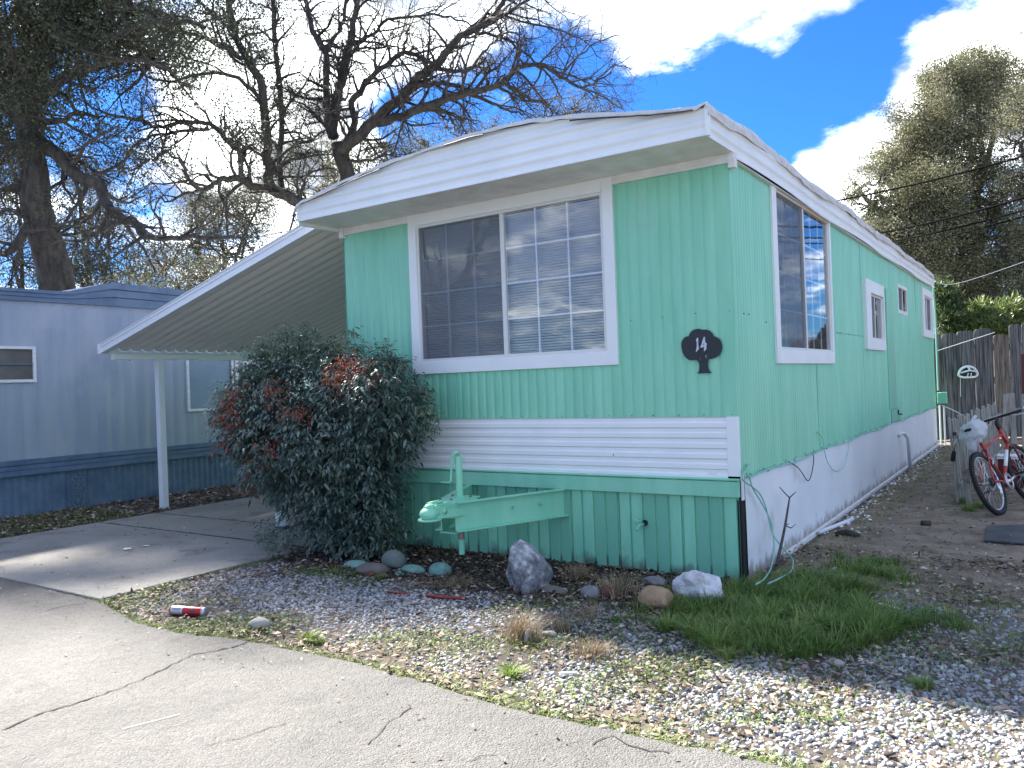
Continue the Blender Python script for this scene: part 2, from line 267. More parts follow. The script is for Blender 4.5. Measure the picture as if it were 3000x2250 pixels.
# ------------------------------------------------------------------ mesh helpers
def link(name, me, mats, parent=None, label=None, kind=None, smooth=False):
    o = bpy.data.objects.new(name, me); C.objects.link(o)
    for x in (mats if isinstance(mats, (list, tuple)) else [mats]):
        me.materials.append(M[x] if isinstance(x, str) else x)
    if smooth: me.polygons.foreach_set('use_smooth', [True]*len(me.polygons))
    if parent is not None: o.parent = parent
    if label: o['label'] = label
    if kind: o['kind'] = kind
    return o
def tag(o, label, cat, group=None):
    o['label'] = label; o['category'] = cat
    if group: o['group'] = group
    return o
def thing(name, label, cat, loc=(0, 0, 0), group=None):
    o = bpy.data.objects.new(name, None); C.objects.link(o); o.location = loc; o.empty_display_size = .1
    tag(o, label, cat, group); return o
class MB:
    def __init__(s): s.v = []; s.f = []; s.m = []
    def add(s, vs, fs, mi=0):
        b = len(s.v); s.v += [tuple(x) for x in vs]; s.f += [tuple(b+i for i in q) for q in fs]; s.m += [mi]*len(fs)
    def box(s, x0, x1, y0, y1, z0, z1, mi=0):
        if x0 > x1: x0, x1 = x1, x0
        if y0 > y1: y0, y1 = y1, y0
        if z0 > z1: z0, z1 = z1, z0
        s.add([(x0, y0, z0), (x1, y0, z0), (x1, y1, z0), (x0, y1, z0), (x0, y0, z1), (x1, y0, z1), (x1, y1, z1), (x0, y1, z1)],
              [(0, 3, 2, 1), (4, 5, 6, 7), (0, 1, 5, 4), (1, 2, 6, 5), (2, 3, 7, 6), (3, 0, 4, 7)], mi)
    def prism(s, poly, d, mi=0):                              # poly: 3-D loop; d: extrusion vector
        n = len(poly); P = [Vector(p) for p in poly]; Q = [p+Vector(d) for p in P]
        s.add(P+Q, [tuple(range(n))[::-1], tuple(range(n, 2*n))]+[(i, (i+1) % n, n+(i+1) % n, n+i) for i in range(n)], mi)
    def beam(s, a, b, w, h, up=(0, 0, 1), mi=0):
        a = Vector(a); b = Vector(b); d = (b-a).normalized(); up = Vector(up); x = d.cross(up).normalized()*w/2; y = x.cross(d).normalized()*h/2
        s.prism([a-x-y, a+x-y, a+x+y, a-x+y], b-a, mi)
    def tube(s, pts, r, n=8, mi=0, caps=True, r2=None):
        pts = [Vector(p) for p in pts]; rs = r if isinstance(r, (list, tuple)) else [r]*len(pts)
        V = []; Fc = []; pn = None
        for i, p in enumerate(pts):
            d = (pts[min(i+1, len(pts)-1)]-pts[max(i-1, 0)]).normalized()
            if pn is None: pn = d.orthogonal().normalized()
            else:
                pn = pn-d*pn.dot(d); pn = pn.normalized() if pn.length > 1e-6 else d.orthogonal().normalized()
            q = d.cross(pn)
            for k in range(n):
                a = 2*PI*k/n; V.append(p+(pn*math.cos(a)+q*math.sin(a))*rs[i])
        for i in range(len(pts)-1):
            for k in range(n): Fc.append((i*n+k, i*n+(k+1) % n, (i+1)*n+(k+1) % n, (i+1)*n+k))
        if caps: Fc.append(tuple(range(n))[::-1]); Fc.append(tuple((len(pts)-1)*n+k for k in range(n)))
        s.add(V, Fc, mi)
    def ell(s, c, r, n=12, k=8, mi=0):
        V = []; Fc = []; c = Vector(c); r = (r, r, r) if isinstance(r, (int, float)) else r
        for i in range(k+1):
            t = PI*i/k
            for j in range(n): a = 2*PI*j/n; V.append((c.x+r[0]*math.sin(t)*math.cos(a), c.y+r[1]*math.sin(t)*math.sin(a), c.z+r[2]*math.cos(t)))
        for i in range(k):
            for j in range(n): Fc.append((i*n+j, i*n+(j+1) % n, (i+1)*n+(j+1) % n, (i+1)*n+j))
        s.add(V, Fc, mi)
    def torus(s, c, ax, Rr, r, n=40, k=8, mi=0, sweep=2*PI):
        c = Vector(c); ax = Vector(ax).normalized(); e1 = ax.orthogonal().normalized(); e2 = ax.cross(e1); V = []; Fc = []
        for i in range(n):
            a = sweep*i/n; d = e1*math.cos(a)+e2*math.sin(a)
            for j in range(k): b = 2*PI*j/k; V.append(c+d*(Rr+r*math.cos(b))+ax*(r*math.sin(b)))
        for i in range(n):
            for j in range(k): Fc.append((i*k+j, i*k+(j+1) % k, ((i+1) % n)*k+(j+1) % k, ((i+1) % n)*k+j))
        s.add(V, Fc, mi)
    def strip(s, prof, a, b, mi=0):                           # prof: list of 3-D points, swept from offset a to offset b
        P = [Vector(p)+Vector(a) for p in prof]; Q = [Vector(p)+Vector(b) for p in prof]; n = len(prof)
        s.add(P+Q, [(i, i+1, n+i+1, n+i) for i in range(n-1)], mi)
    def mesh(s, name):
        me = bpy.data.meshes.new(name); me.from_pydata(s.v, [], s.f)
        if any(s.m): me.polygons.foreach_set('material_index', s.m)
        me.update(); return me
    def build(s, name, mats, parent=None, label=None, kind=None, smooth=False, bevel=0):
        me = s.mesh(name)
        if bevel:
            bm = bmesh.new(); bm.from_mesh(me)
            bmesh.ops.bevel(bm, geom=[e for e in bm.edges if len(e.link_faces) == 2 and e.calc_face_angle(0) > .6], offset=bevel, segments=2, affect='EDGES', profile=.5)
            bm.to_mesh(me); bm.free()
        o = link(name, me, mats, parent, label, kind, smooth)
        return o
def box_obj(name, b, m, parent=None, bevel=.003, **k):
    mb = MB(); mb.box(*b); return mb.build(name, m, parent, bevel=bevel, **k)
def fast(name, V, Fq, mats, parent=None, tint=None, smooth=False, **k):
    V = np.asarray(V, np.float32); Fq = np.asarray(Fq, np.int32); me = bpy.data.meshes.new(name)
    me.vertices.add(len(V)); me.vertices.foreach_set('co', V.ravel())
    n, kk = Fq.shape; me.loops.add(n*kk); me.loops.foreach_set('vertex_index', Fq.ravel())
    me.polygons.add(n); me.polygons.foreach_set('loop_start', np.arange(0, n*kk, kk, dtype=np.int32))
    me.update(calc_edges=True); me.validate()
    if tint is not None:
        a = me.attributes.new('tint', 'FLOAT', 'POINT'); a.data.foreach_set('value', np.asarray(tint, np.float32))
    return link(name, me, mats, parent, smooth=smooth, **k)
def copy_thing(root, name=None):
    r = root.copy(); C.objects.link(r)
    for ch in list(root.children):
        c = ch.copy(); C.objects.link(c); c.parent = r
        for g_ in ch.children:
            d = g_.copy(); C.objects.link(d); d.parent = c
    return r
def rnd_unit(n):
    v = NR.normal(size=(n, 3)); return v/np.linalg.norm(v, axis=1)[:, None]
def leaves(P, size, aspect=.5, droop=None, tint=None, fold=True, jitter=.35):
    """rhombic leaves at P (n,3); returns V, F, tint. droop: preferred direction of the leaf axis"""
    n = len(P); a = rnd_unit(n)
    if droop is not None: a = a*.6+droop; a /= np.linalg.norm(a, axis=1)[:, None]
    b = np.cross(a, rnd_unit(n)); b /= np.linalg.norm(b, axis=1)[:, None]+1e-9; c = np.cross(a, b)
    L_ = size*(1+jitter*(NR.rand(n, 1)*2-1)); w = L_*aspect*.5
    p0 = P; p2 = P+a*L_; pm = P+a*L_*.45+c*L_*(.08 if fold else 0)
    p1 = pm+b*w; p3 = pm-b*w
    V = np.stack([p0, p1, p2, p3], 1).reshape(-1, 3); Fq = np.arange(n*4).reshape(-1, 4)
    t = NR.rand(n) if tint is None else tint
    return V, Fq, np.repeat(t, 4)
def curve_mesh(name, loops, extrude):
    cu = bpy.data.curves.new(name, 'CURVE'); cu.dimensions = '2D'; cu.fill_mode = 'BOTH'; cu.extrude = extrude
    for lp in loops:
        sp = cu.splines.new('POLY'); sp.points.add(len(lp)-1)
        for p, (x, y) in zip(sp.points, lp): p.co = (x, y, 0, 1)
        sp.use_cyclic_u = True
    o = bpy.data.objects.new('tmp', cu); C.objects.link(o); dg = bpy.context.evaluated_depsgraph_get(); dg.update()
    me = bpy.data.meshes.new_from_object(o.evaluated_get(dg)); bpy.data.objects.remove(o); return me

# ================================================================== THE SETTING
mb = MB(); mb.add([(-300, -300, 0), (300, -300, 0), (300, 400, 0), (-300, 400, 0)], [(0, 1, 2, 3)])
mb.build('ground', 'soil', kind='structure')
# yard: a slightly uneven sheet of soil over the ground
def sheet(name, x0, x1, y0, y1, z, step, amp, m, kind='structure', parent=None, seed=0):
    nx = int((x1-x0)/step)+1; ny = int((y1-y0)/step)+1
    X, Y = np.meshgrid(np.linspace(x0, x1, nx), np.linspace(y0, y1, ny))
    rs = np.random.RandomState(seed); Z = np.zeros_like(X)
    for k in range(14):
        a = rs.rand()*6.28; fq = 2+rs.rand()*9; Z += np.sin((X*math.cos(a)+Y*math.sin(a))*fq+rs.rand()*6.28)/14
    Z = z+Z*amp*2; V = np.stack([X, Y, Z], -1).reshape(-1, 3)
    i = np.arange(nx*ny).reshape(ny, nx); Fq = np.stack([i[:-1, :-1], i[:-1, 1:], i[1:, 1:], i[1:, :-1]], -1).reshape(-1, 4)
    return fast(name, V, Fq, m, parent, smooth=True, kind=kind)
sheet('yard_soil', -9.6, 4.5, -2.9, .1, .008, .05, .004, 'soil', seed=1)
sheet('dirt_path', .10, 6, -.1, 16, .010, .08, .005, 'dirt', seed=2)
sheet('side_strip', -9.6, -7.85, .1, 12, .010, .08, .004, 'soil', seed=3)
# asphalt road with a ragged edge
edge = [(-60, -2.62), (-8, -2.60), (-5.8, -2.58), (-4.1, -2.62), (-3.3, -2.80), (-2.75, -2.80), (-2.26, -2.70), (-1.47, -2.66), (-.23, -2.76), (.62, -2.74), (1.03, -2.71), (2.2, -2.68), (5, -2.62), (60, -2.5)]
E2 = []
for (a, b) in zip(edge[:-1], edge[1:]):
    n = max(1, min(60, int((b[0]-a[0])/.06))) if abs(a[0]) < 9 else 1
    for k in range(n):
        t = k/n; E2.append((a[0]+(b[0]-a[0])*t, a[1]+(b[1]-a[1])*t+(R.uniform(-.016, .016) if abs(a[0]) < 9 else 0)))
E2.append(edge[-1])
mb = MB(); n = len(E2); T = .022
top = [(x, y, T) for x, y in E2]; inn = [(x, y-.03, T+.006) for x, y in E2]; low = [(x, y+.02, -.01) for x, y in E2]; far = [(x, -70, T+.006) for x, y in E2]
mb.add(low+top+inn+far, [(r_*n+i, r_*n+i+1, (r_+1)*n+i+1, (r_+1)*n+i) for r_ in range(3) for i in range(n-1)])
road = mb.build('road', 'asphalt', kind='structure')
def crack(pts, w, parent, z=.0315, name='crack'):
    out = []
    for a, b in zip(pts[:-1], pts[1:]):
        nn = max(2, int(math.dist(a, b)/.035))
        for k in range(nn): t = k/nn; out.append((a[0]+(b[0]-a[0])*t+R.uniform(-.012, .012), a[1]+(b[1]-a[1])*t+R.uniform(-.012, .012)))
    out.append(pts[-1]); L_ = []; Rr = []
    for i, p in enumerate(out):
        q = out[min(i+1, len(out)-1)]; o_ = out[max(i-1, 0)]; d = Vector((q[0]-o_[0], q[1]-o_[1])).normalized(); ww = w*R.uniform(.3, 1.2)
        L_.append((p[0]-d.y*ww, p[1]+d.x*ww, z)); Rr.append((p[0]+d.y*ww, p[1]-d.x*ww, z))
    k = len(out); mb = MB(); mb.add(L_+Rr, [(i, k+i, k+i+1, i+1) for i in range(k-1)]); return mb.build(name, 'crackm', parent)
M['crackm'] = mat('crack_fill', (.028, .024, .02), .95)
P2 = lambda l: [tuple(gnd(u, v, .03))[:2] for u, v in l]
crack(P2([(0, 2140), (130, 2085), (260, 2050), (390, 2000), (450, 1975), (560, 1920), (690, 1895), (725, 1880)]), .0065, road)
crack(P2([(1075, 2180), (1110, 2145), (1150, 2110), (1190, 2085), (1200, 2065)]), .0035, road)
crack(P2([(1370, 2235), (1420, 2215), (1452, 2210)]), .0035, road)
crack(P2([(1740, 2180), (1790, 2155), (1850, 2190), (1960, 2205)]), .0035, road)
crack(P2([(600, 2185), (700, 2165), (790, 2130), (840, 2120)]), .0025, road)
crack(P2([(130, 1790), (180, 1778), (240, 1768)]), .005, road)
mb = MB(); a, b = gnd(355, 2136, .0335), gnd(522, 2093, .0335)
mb.add([a, b, b+Vector((0, .012, 0)), a+Vector((0, .008, 0))], [(0, 1, 2, 3)]); M['chalk'] = mat('paint_streak', (.5, .49, .46), .8)
mb.build('paint_streak', 'chalk', road)
# concrete driveway in slabs
drive = bpy.data.objects.new('driveway', None); C.objects.link(drive); drive['kind'] = 'structure'
for y0, y1 in ((-2.59, -.545), (-.525, .22), (.24, 2.6), (2.62, 5.2), (5.22, 9)):
    box_obj('slab', (-7.88, -4.12, y0, y1, -.05, .034), 'concrete', drive, .008)
for yj in (-.535, .23, 2.61): crack([(-7.86, yj), (-6, yj+.004), (-4.14, yj)], .011, drive, .0365, 'joint')
crack([(-7.8, -1.25), (-6.9, -1.05), (-6.2, -.70), (-5.9, -.55)], .003, drive, .0365)
# the thin pale kerb of spilled cement along the left edge
mb = MB(); pts = [(-7.95+R.uniform(-.03, .03), y) for y in np.arange(-2.6, .9, .12)]
k = len(pts); mb.add([(x, y, .02) for x, y in pts]+[(-7.875, y, .037) for x, y in pts], [(i, k+i, k+i+1, i+1) for i in range(k-1)]); mb.build('cement_edge', 'paleston', drive)

# ================================================================== THE MINT MOBILE HOME
HX, HL = 4.02, 12.24
home = thing('mobile_home', 'mint green corrugated mobile home with white trim and curved roof, the large one in front', 'mobile home')
rs = np.random.RandomState(5); WV = [(rs.rand()*6.28, .8+rs.rand()*3, rs.rand()*6.28) for _ in range(12)]
def warp(a, b, amp=.004): return amp*sum(math.sin((a*math.cos(t)*2.2+b*math.sin(t))*f+p) for t, f, p in WV)/4
def corr_wall(name, m, u0, u1, z0, z1, pitch, depth, openings, place, parent, style='pan', amp=.004, dz=.22, smooth=True):
    """ribbed sheet: u runs along the wall, openings are left out of the sheet"""
    prof = {'pan': [(0, 1.), (.10, .35), (.3, .06), (.5, 0.), (.7, .06), (.90, .35)], 'sine': [(0, 1), (.17, .78), (.33, .25), (.5, 0), (.67, .25), (.83, .78)],
            'rib': [(0, 0), (.10, 1), (.26, 1), (.36, 0), (.7, 0)]}[style]
    us = [u0]; u = u0
    while u < u1-1e-4:
        for q, h in prof: us.append(u+q*pitch)
        u += pitch
    us = sorted(set([round(x, 5) for x in us if u0 <= x <= u1]+[u0, u1]+[c for o in openings for c in o[:2]]))
    zs = sorted(set(list(np.linspace(z0, z1, max(2, int((z1-z0)/dz)+1)))+[c for o in openings for c in o[2:]]))
    def h(u):
        t = ((u-u0)/pitch) % 1.0; pr = prof+[(1., prof[0][1])]
        for (a, ha), (b, hb) in zip(pr[:-1], pr[1:]):
            if a <= t <= b+1e-9: return depth*(ha+(hb-ha)*(t-a)/(b-a))
        return 0
    V = []; idx = {}
    for i, u in enumerate(us):
        for j, z in enumerate(zs): idx[i, j] = len(V); V.append(place(u, z, h(u)+warp(u, z, amp)))
    Fc = []
    for i in range(len(us)-1):
        for j in range(len(zs)-1):
            um, zm = (us[i]+us[i+1])/2, (zs[j]+zs[j+1])/2
            if any(o[0] < um < o[1] and o[2] < zm < o[3] for o in openings): continue
            Fc.append((idx[i, j], idx[i+1, j], idx[i+1, j+1], idx[i, j+1]))
    mb = MB(); mb.add(V, Fc); return mb.build(name, m, parent, smooth=smooth)
WO = (-3.04, -1.05, 1.79, 3.09)
corr_wall('front_wall', 'mint', -HX, -.07, 1.246, 3.14, .0905, .0085, [WO], lambda u, z, h: (u, h, z), home, 'pan')
mb = MB(); mb.box(-.075, -.001, -.004, .01, 1.246, 3.14); mb.build('corner_strip', 'mint', home)
# side wall openings (y0, y1, z0, z1)
s2 = (onx(2543, 900, 0).y, onx(2580, 900, 0).y); s4 = (onx(2703, 900, 0).y, onx(2724, 900, 0).y)
SO = [(1.14, 3.12, 1.76, 3.16), (s2[0], s2[1], 1.96, 2.56), (7.85, 8.75, 2.46, 2.86), (s4[0], s4[1], 2.27, 2.92)]
corr_wall('side_wall', 'mint', .0, HL, .776, 3.19, .066, -.009, SO, lambda u, z, h: (h+.009, u, z), home, 'sine', amp=.005)
# dark shell behind, left and rear walls
mb = MB(); mb.box(-HX+.01, -.02, .10, HL-.02, .05, 3.2); mb.build('core', 'dark', home)
corr_wall('side_wall', 'mint', 0, HL, .1, 3.2, .09, .006, [], lambda u, z, h: (-HX-h, u, z), home, 'sine', dz=1.2)
corr_wall('rear_wall', 'mint', -HX, 0, .1, 3.2, .09, .006, [], lambda u, z, h: (u, HL+h, z), home, 'sine', dz=1.2)

# --- roof
def roof_z(x): return float(np.interp(x, [-4.1, -3.93, -3.6, -3.23, -2.95, -2.67, -2.3, -1.95, -1.6, -1.3, -1.05, -.7, -.385, -.1, .08], [3.345, 3.376, 3.43, 3.482, 3.52, 3.550, 3.582, 3.598, 3.592, 3.572, 3.542, 3.492, 3.440, 3.405, 3.385]))
xs = list(np.linspace(-HX-.03, .05, 45))
def rib_profile(z):                                            # rolled horizontal ribs in the white sheet
    t = (z % .088)/.088
    return .013*(.5-.5*math.cos(2*PI*min(1, t*1.25)))
zl = [3.20+.0077*i for i in range(70)]
V = []; Fc = []
for i, x in enumerate(xs):
    for z in zl: zz = min(z, roof_z(x)); V.append((x, -.545-rib_profile(zz)-warp(x, zz, .003), zz))
nz = len(zl)
for i in range(len(xs)-1):
    for j in range(nz-1): Fc.append((i*nz+j, (i+1)*nz+j, (i+1)*nz+j+1, i*nz+j+1))
mb = MB(); mb.add(V, Fc); mb.build('front_fascia', 'white', home)
mb = MB(); mb.box(-HX-.045, -HX-.02, -.57, -.53, 3.195, 3.365); mb.build('fascia_end_cap', 'white', home)
mb = MB(); mb.box(.035, .062, -.572, -.53, 3.195, 3.40); mb.build('fascia_end_cap', 'white', home)
mb = MB(); mb.box(-HX-.03, .045, -.545, .0, 3.200, 3.215); mb.build('soffit', 'white_dirty', home)
mb = MB(); mb.box(-HX-.012, .012, -.022, .0, 3.130, 3.199); mb.box(.005, .055, -.03, .035, 3.09, 3.2); mb.box(-HX-.03, -HX+.03, -.035, .03, 3.10, 3.199); mb.build('frieze_board', 'white_dirty', home)
def side_fascia(x, sgn, y0, y1, z0, z1, parent):
    zz = [z0+(z1-z0)*i/22 for i in range(23)]; ys = list(np.arange(y0, y1, .3))+[y1]; V = []; Fc = []
    for y in ys:
        for z in zz: V.append((x+sgn*(rib_profile(z*.9)+warp(y*1.3, z, .004)), y, z+.012*math.sin(y*1.7)*(1 if z == z0 else .2)))
    n = len(zz)
    for i in range(len(ys)-1):
        for j in range(n-1): Fc.append((i*n+j, (i+1)*n+j, (i+1)*n+j+1, i*n+j+1))
    mb = MB(); mb.add(V, Fc); return mb.build('side_fascia', 'white', parent)
side_fascia(.045, 1, -.55, .0, 3.20, 3.375, home); side_fascia(.045, 1, .0, HL+.05, 3.155, 3.375, home); side_fascia(-HX-.03, -1, -.55, HL+.05, 3.17, 3.37, home)
mb = MB(); mb.box(.0, .044, .0, HL, 3.150, 3.158); mb.build('eave_lining', 'white_dirty', home)
# membrane: laid over the crown and folded down over both eaves
prof = [(-HX-.055, 3.30), (-HX-.06, 3.345), (-HX-.03, 3.365)]+[(x, roof_z(x)+.018) for x in np.linspace(-HX+.04, -.02, 34)]+[(.045, 3.440), (.066, 3.42), (.070, 3.39), (.066, 3.352)]
ys = [-.585, -.583, -.56]+list(np.arange(-.45, HL+.1, .16)); V = []; Fc = []
for j, y in enumerate(ys):
    for i, (x, z) in enumerate(prof):
        dz = R.uniform(-.006, .006)+.008*math.sin(y*2.1+x*3); dx = 0
        if i > len(prof)-5: dx = R.uniform(-.004, .010)+.006*math.sin(y*5); dz += .012*math.sin(y*1.9)+(R.uniform(-.012, .006) if i == len(prof)-1 else 0)
        if j == 0: dz -= .030+R.uniform(-.006, .006)
        V.append((x+dx, y, z+dz))
n = len(prof)
for j in range(len(ys)-1):
    for i in range(n-1): Fc.append((j*n+i, j*n+i+1, (j+1)*n+i+1, (j+1)*n+i))
mb = MB(); mb.add(V, Fc); mb.build('roof', 'membrane', home)
mb = MB()
for x0, x1 in ((-3.9, -2.9), (-2.2, -1.8), (-1.0, .02)):       # loose edge of the membrane at the front
    pts = [(x, -.592-.004*R.random(), roof_z(x)-.022+R.uniform(-.003, .003)) for x in np.arange(x0, x1, .08)]; mb = MB(); mb.tube(pts, .006, 5); mb.build('membrane_edge', 'black', home)
mb = MB(); mb.ell((-.35, 7.3, 3.52), (.12, .12, .09), 14, 8); mb.tube([(-.35, 7.3, 3.4), (-.35, 7.3, 3.52)], .09, 12); mb.build('roof_vent', 'alu', home, smooth=True)

# --- bottom of the front: white ribbed band, mint rail, ribbed skirt sheets
V = []; Fc = []; zl = [.776+.4706*i/84 for i in range(85)]
def band_h(z): t = ((z-.776) % .0784)/.0784; return .011*(1 if t < .42 else (1-(t-.42)/.12 if t < .54 else (.15 if t < .86 else .15+.85*(t-.86)/.14)))
xb = list(np.linspace(-HX, -.085, 28))
for x in xb:
    for z in zl: V.append((x, -.004-band_h(z)+warp(x, z, .003), z))
n = len(zl)
for i in range(len(xb)-1):
    for j in range(n-1): Fc.append((i*n+j, (i+1)*n+j, (i+1)*n+j+1, i*n+j+1))
mb = MB(); mb.add(V, Fc); mb.build('white_band', 'white', home)
box_obj('corner_trim', (-.085, .004, -.019, .045, .80, 1.2455), 'white', home, .003)
box_obj('corner_trim', (-.002, .014, .012, .05, .62, .80), 'white', home, .002)
for q, v in ((1793, 1251), (1797, 1333)):
    p = ony(q, v, -.018); mb = MB(); mb.tube([p, p+Vector((0, .01, 0))], .006, 8); mb.build('screw_hole', 'black', home)
mb = MB(); mb.box(-.235, -.175, -.021, -.014, .815, .845); mb.build('band_latch', 'white', home, bevel=.003)
mb = MB(); mb.box(-HX, -.002, -.042, .0, .645, .765); mb.box(-HX, -.002, -.034, .0, .765, .785); mb.build('rail', 'mint', home, bevel=.005)
mb = MB(); mb.tube([(-HX, -.044, .778), (-.002, -.044, .778)], .009, 8); mb.build('rail', 'mint', home, smooth=True)
PW = .109; x = -.012; k = 0; sheets = [4, 5, 4, 4, 5, 5, 5, 5]
for cnt in sheets:
    mb = MB(); xs0 = x
    for c in range(cnt):
        x1 = x-PW; pf = (k % 4) in (1, 2)
        pr = [(x, .0), (x-.003, .016), (x-.017, .016), (x-.021, 0)]
        P = [(a, -.012+b) for a, b in pr]
        V = [(a, b, zz) for a, b in P+[(x1, -.012)] for zz in (.02, .646)]
        for i in range(4): mb.add([V[2*i], V[2*i+2], V[2*i+3], V[2*i+1]], [(0, 1, 2, 3)], 1 if (pf and i == 3) else 0)
        x = x1; k += 1
    tilt = R.uniform(-.006, .006)
    o = mb.build('skirt_sheet', ['mint2', 'perf'], home); o.location.y = tilt*.5; x -= .004
mb = MB(); mb.box(-HX, -.02, .012, .04, .0, .66); mb.build('skirt_backing', 'dark', home)
mb = MB(); mb.box(-HX, -1.6, -.035, -.018, .0, .03); mb.build('base_board', 'wood2', home)
# --- hitch
hitch_px = -2.0
mb = MB()
for sx in (-1, 1):                                             # the two channel rails of the A-frame
    a = Vector((hitch_px+sx*.50, .03, 0)); b = Vector((hitch_px+sx*.07, -.98, 0)); d = (b-a).normalized(); nn = Vector((-d.y, d.x, 0))*(-sx)
    for z0, z1, w0, w1 in ((.425, .645, -.004, .004), (.641, .652, -.05, .008), (.420, .430, -.05, .008)):
        P = [a+nn*w0, b+nn*w0, b+nn*w1, a+nn*w1]; mb.prism([(p.x, p.y, z0) for p in P], (0, 0, z1-z0))
# drawbar head: plates and ball housing
hp = lambda x_, y_, z_: (hitch_px+x_, y_, z_)
mb.prism([hp(-.13, -.72, .655), hp(.13, -.72, .655), hp(.075, -1.02, .655), hp(.05, -1.18, .640), hp(-.05, -1.18, .640), hp(-.075, -1.02, .655)], (0, 0, .012))
for sx in (-1, 1): mb.prism([hp(sx*.135, -.78, .66), hp(sx*.075, -.98, .66), hp(sx*.055, -1.20, .64), hp(sx*.055, -1.20, .555), hp(sx*.08, -1.0, .53), hp(sx*.11, -.86, .535)], (sx*.008, 0, 0))
mb.prism([hp(-.10, -.76, .405), hp(.10, -.76, .405), hp(.07, -1.0, .405), hp(-.07, -1.0, .405)], (0, 0, .01))
hitch = mb.build('hitch', 'mint', home, bevel=.002)
mb = MB(); mb.ell(hp(0, -1.20, .592), (.075, .085, .052), 20, 10); mb.tube([hp(0, -1.20, .54), hp(0, -1.20, .552)], .092, 20); mb.ell(hp(0, -1.19, .64), (.045, .055, .028), 14, 8)
mb.tube([hp(-.035, -1.19, .66), hp(.02, -1.15, .675), hp(.04, -1.09, .665)], .012, 8); mb.tube([hp(.05, -1.11, .60), hp(.085, -1.11, .60)], .022, 10)
mb.build('coupler', 'mint', hitch, smooth=True)
mb = MB(); mb.tube([hp(0, -.82, .655), hp(0, -.82, .985)], .029, 18); mb.tube([hp(0, -.82, .655), hp(0, -.82, .67)], .06, 16); mb.tube([hp(0, -.82, .985), hp(0, -.82, .992)], .031, 18)
mb.build('jack_post', 'mint', hitch); mb = MB(); mb.tube([hp(0, -.82, .21), hp(0, -.82, .43)], .024, 16); mb.build('jack_foot', 'mint', hitch)
mb = MB(); mb.tube([hp(0, -.82, .33), hp(0, -.82, .415)], .0255, 16); mb.build('jack_collar', 'rust', hitch)
mb = MB(); mb.tube([hp(.02, -.85, 1.025), hp(-.005, -.85, 1.022), hp(-.03, -.86, .995), hp(-.042, -.86, .92), hp(-.045, -.87, .80), hp(-.06, -.875, .785), hp(-.135, -.88, .785)], [.013, .014, .012, .010, .010, .008, .008], 8)
mb.tube([hp(0, -.82, .99), hp(0, -.83, 1.03)], .012, 8); mb.build('crank_handle', 'mint', hitch, smooth=True)
# --- spigot through the skirt
p = ony(1885, 1535, -.015)
mb = MB(); mb.tube([p+Vector((0, .02, 0)), p+Vector((-.01, -.07, -.005))], .013, 10); mb.tube([p+Vector((-.01, -.06, 0)), p+Vector((-.02, -.085, -.04))], .012, 10); mb.ell(p+Vector((-.008, -.05, 0)), .02, 10, 6); mb.tube([p+Vector((-.01, -.055, .0)), p+Vector((-.015, -.065, .035))], .006, 6)
mb.torus(p+Vector((-.016, -.067, .036)), (-.1, -.3, 1), .025, .006, 16, 6); mb.tube([p+Vector((-.04, -.067, .036)), p+Vector((.01, -.067, .036))], .005, 6)
spg = mb.build('spigot', 'mint2', home, smooth=True); mb = MB(); mb.tube([p+Vector((.015, .004, .01)), p+Vector((.015, -.003, .01))], .024, 12); mb.build('spigot_hole', 'black', home)
# --- white plinth along the side
yy = [.075]+list(np.arange(.4, HL, .4))+[HL]; mb = MB(); V = []
for y in yy: V += [(.012+warp(y, 0, .004), y, .0), (.010+warp(y, .4, .005), y, .45), (.008, y, .775)]
mb.add(V, [(3*i+j, 3*(i+1)+j, 3*(i+1)+j+1, 3*i+j+1) for i in range(len(yy)-1) for j in range(2)]); mb.build('plinth', 'plinth', home, smooth=True)
mb = MB(); mb.box(.012, .045, 1.0, HL, .0, .035); mb.build('plinth_strip', 'white_dirty', home)
mb = MB(); mb.box(-.03, .004, .0, .09, .0, .62); mb.build('corner_gap', 'dark', home)
mb = MB()
for y in np.arange(.25, HL, .41): mb.box(.008, .024, y-.012, y+.012, .768+R.uniform(-.006, .006), .792)
mb.build('cable_clip', 'mint', home, kind='stuff')
for y, z in ((.18, 2.02), (.30, 2.02), (.75, 1.98), (3.4, 1.98), (3.55, 1.98), (4.0, 1.98)):
    mb = MB(); mb.tube([(.014, y, z), (.02, y, z)], .006, 6); mb.build('screw', 'black', home)
for x, z in ((-.62, 2.05), (-.33, 2.06), (-.72, 2.0), (-3.85, 2.0), (-3.62, 2.02), (-3.2, 1.7)):
    mb = MB(); mb.tube([(x, .0, z), (x, -.006, z)], .006, 6); mb.build('screw', 'mint2', home)

scr = MB(); scr.tube([(0, 0, 0), (0, -.006, 0)], .0055, 6); scm = scr.mesh('screw'); scm.materials.append(M['mint2'])
for x, z in [(-.03-.21*i+R.uniform(-.02, .02), 1.262) for i in range(19)]+[(-.03-.27*i, 2.03+R.uniform(-.01, .01)) for i in range(4)]+[(-HX+.12+.27*i, 2.01) for i in range(4)]:
    o = bpy.data.objects.new('screw', scm); C.objects.link(o); o.parent = home; o.location = (x, .001, z)
for y, z in [(.2+.33*i+R.uniform(-.02, .02), .80) for i in range(30)]+[(3.4+.13*i, 1.98) for i in range(12)]:
    o = bpy.data.objects.new('screw', scm); C.objects.link(o); o.parent = home; o.location = (.010, y, z); o.rotation_euler = (0, 0, PI/2)
for y in (2.44, 4.88, 7.32, 9.76): mb = MB(); mb.box(.008, .0125, y-.012, y+.012, .785, 1.7 if y < 3 else 3.15); mb.build('seam_strip', 'mint', home, bevel=.001)
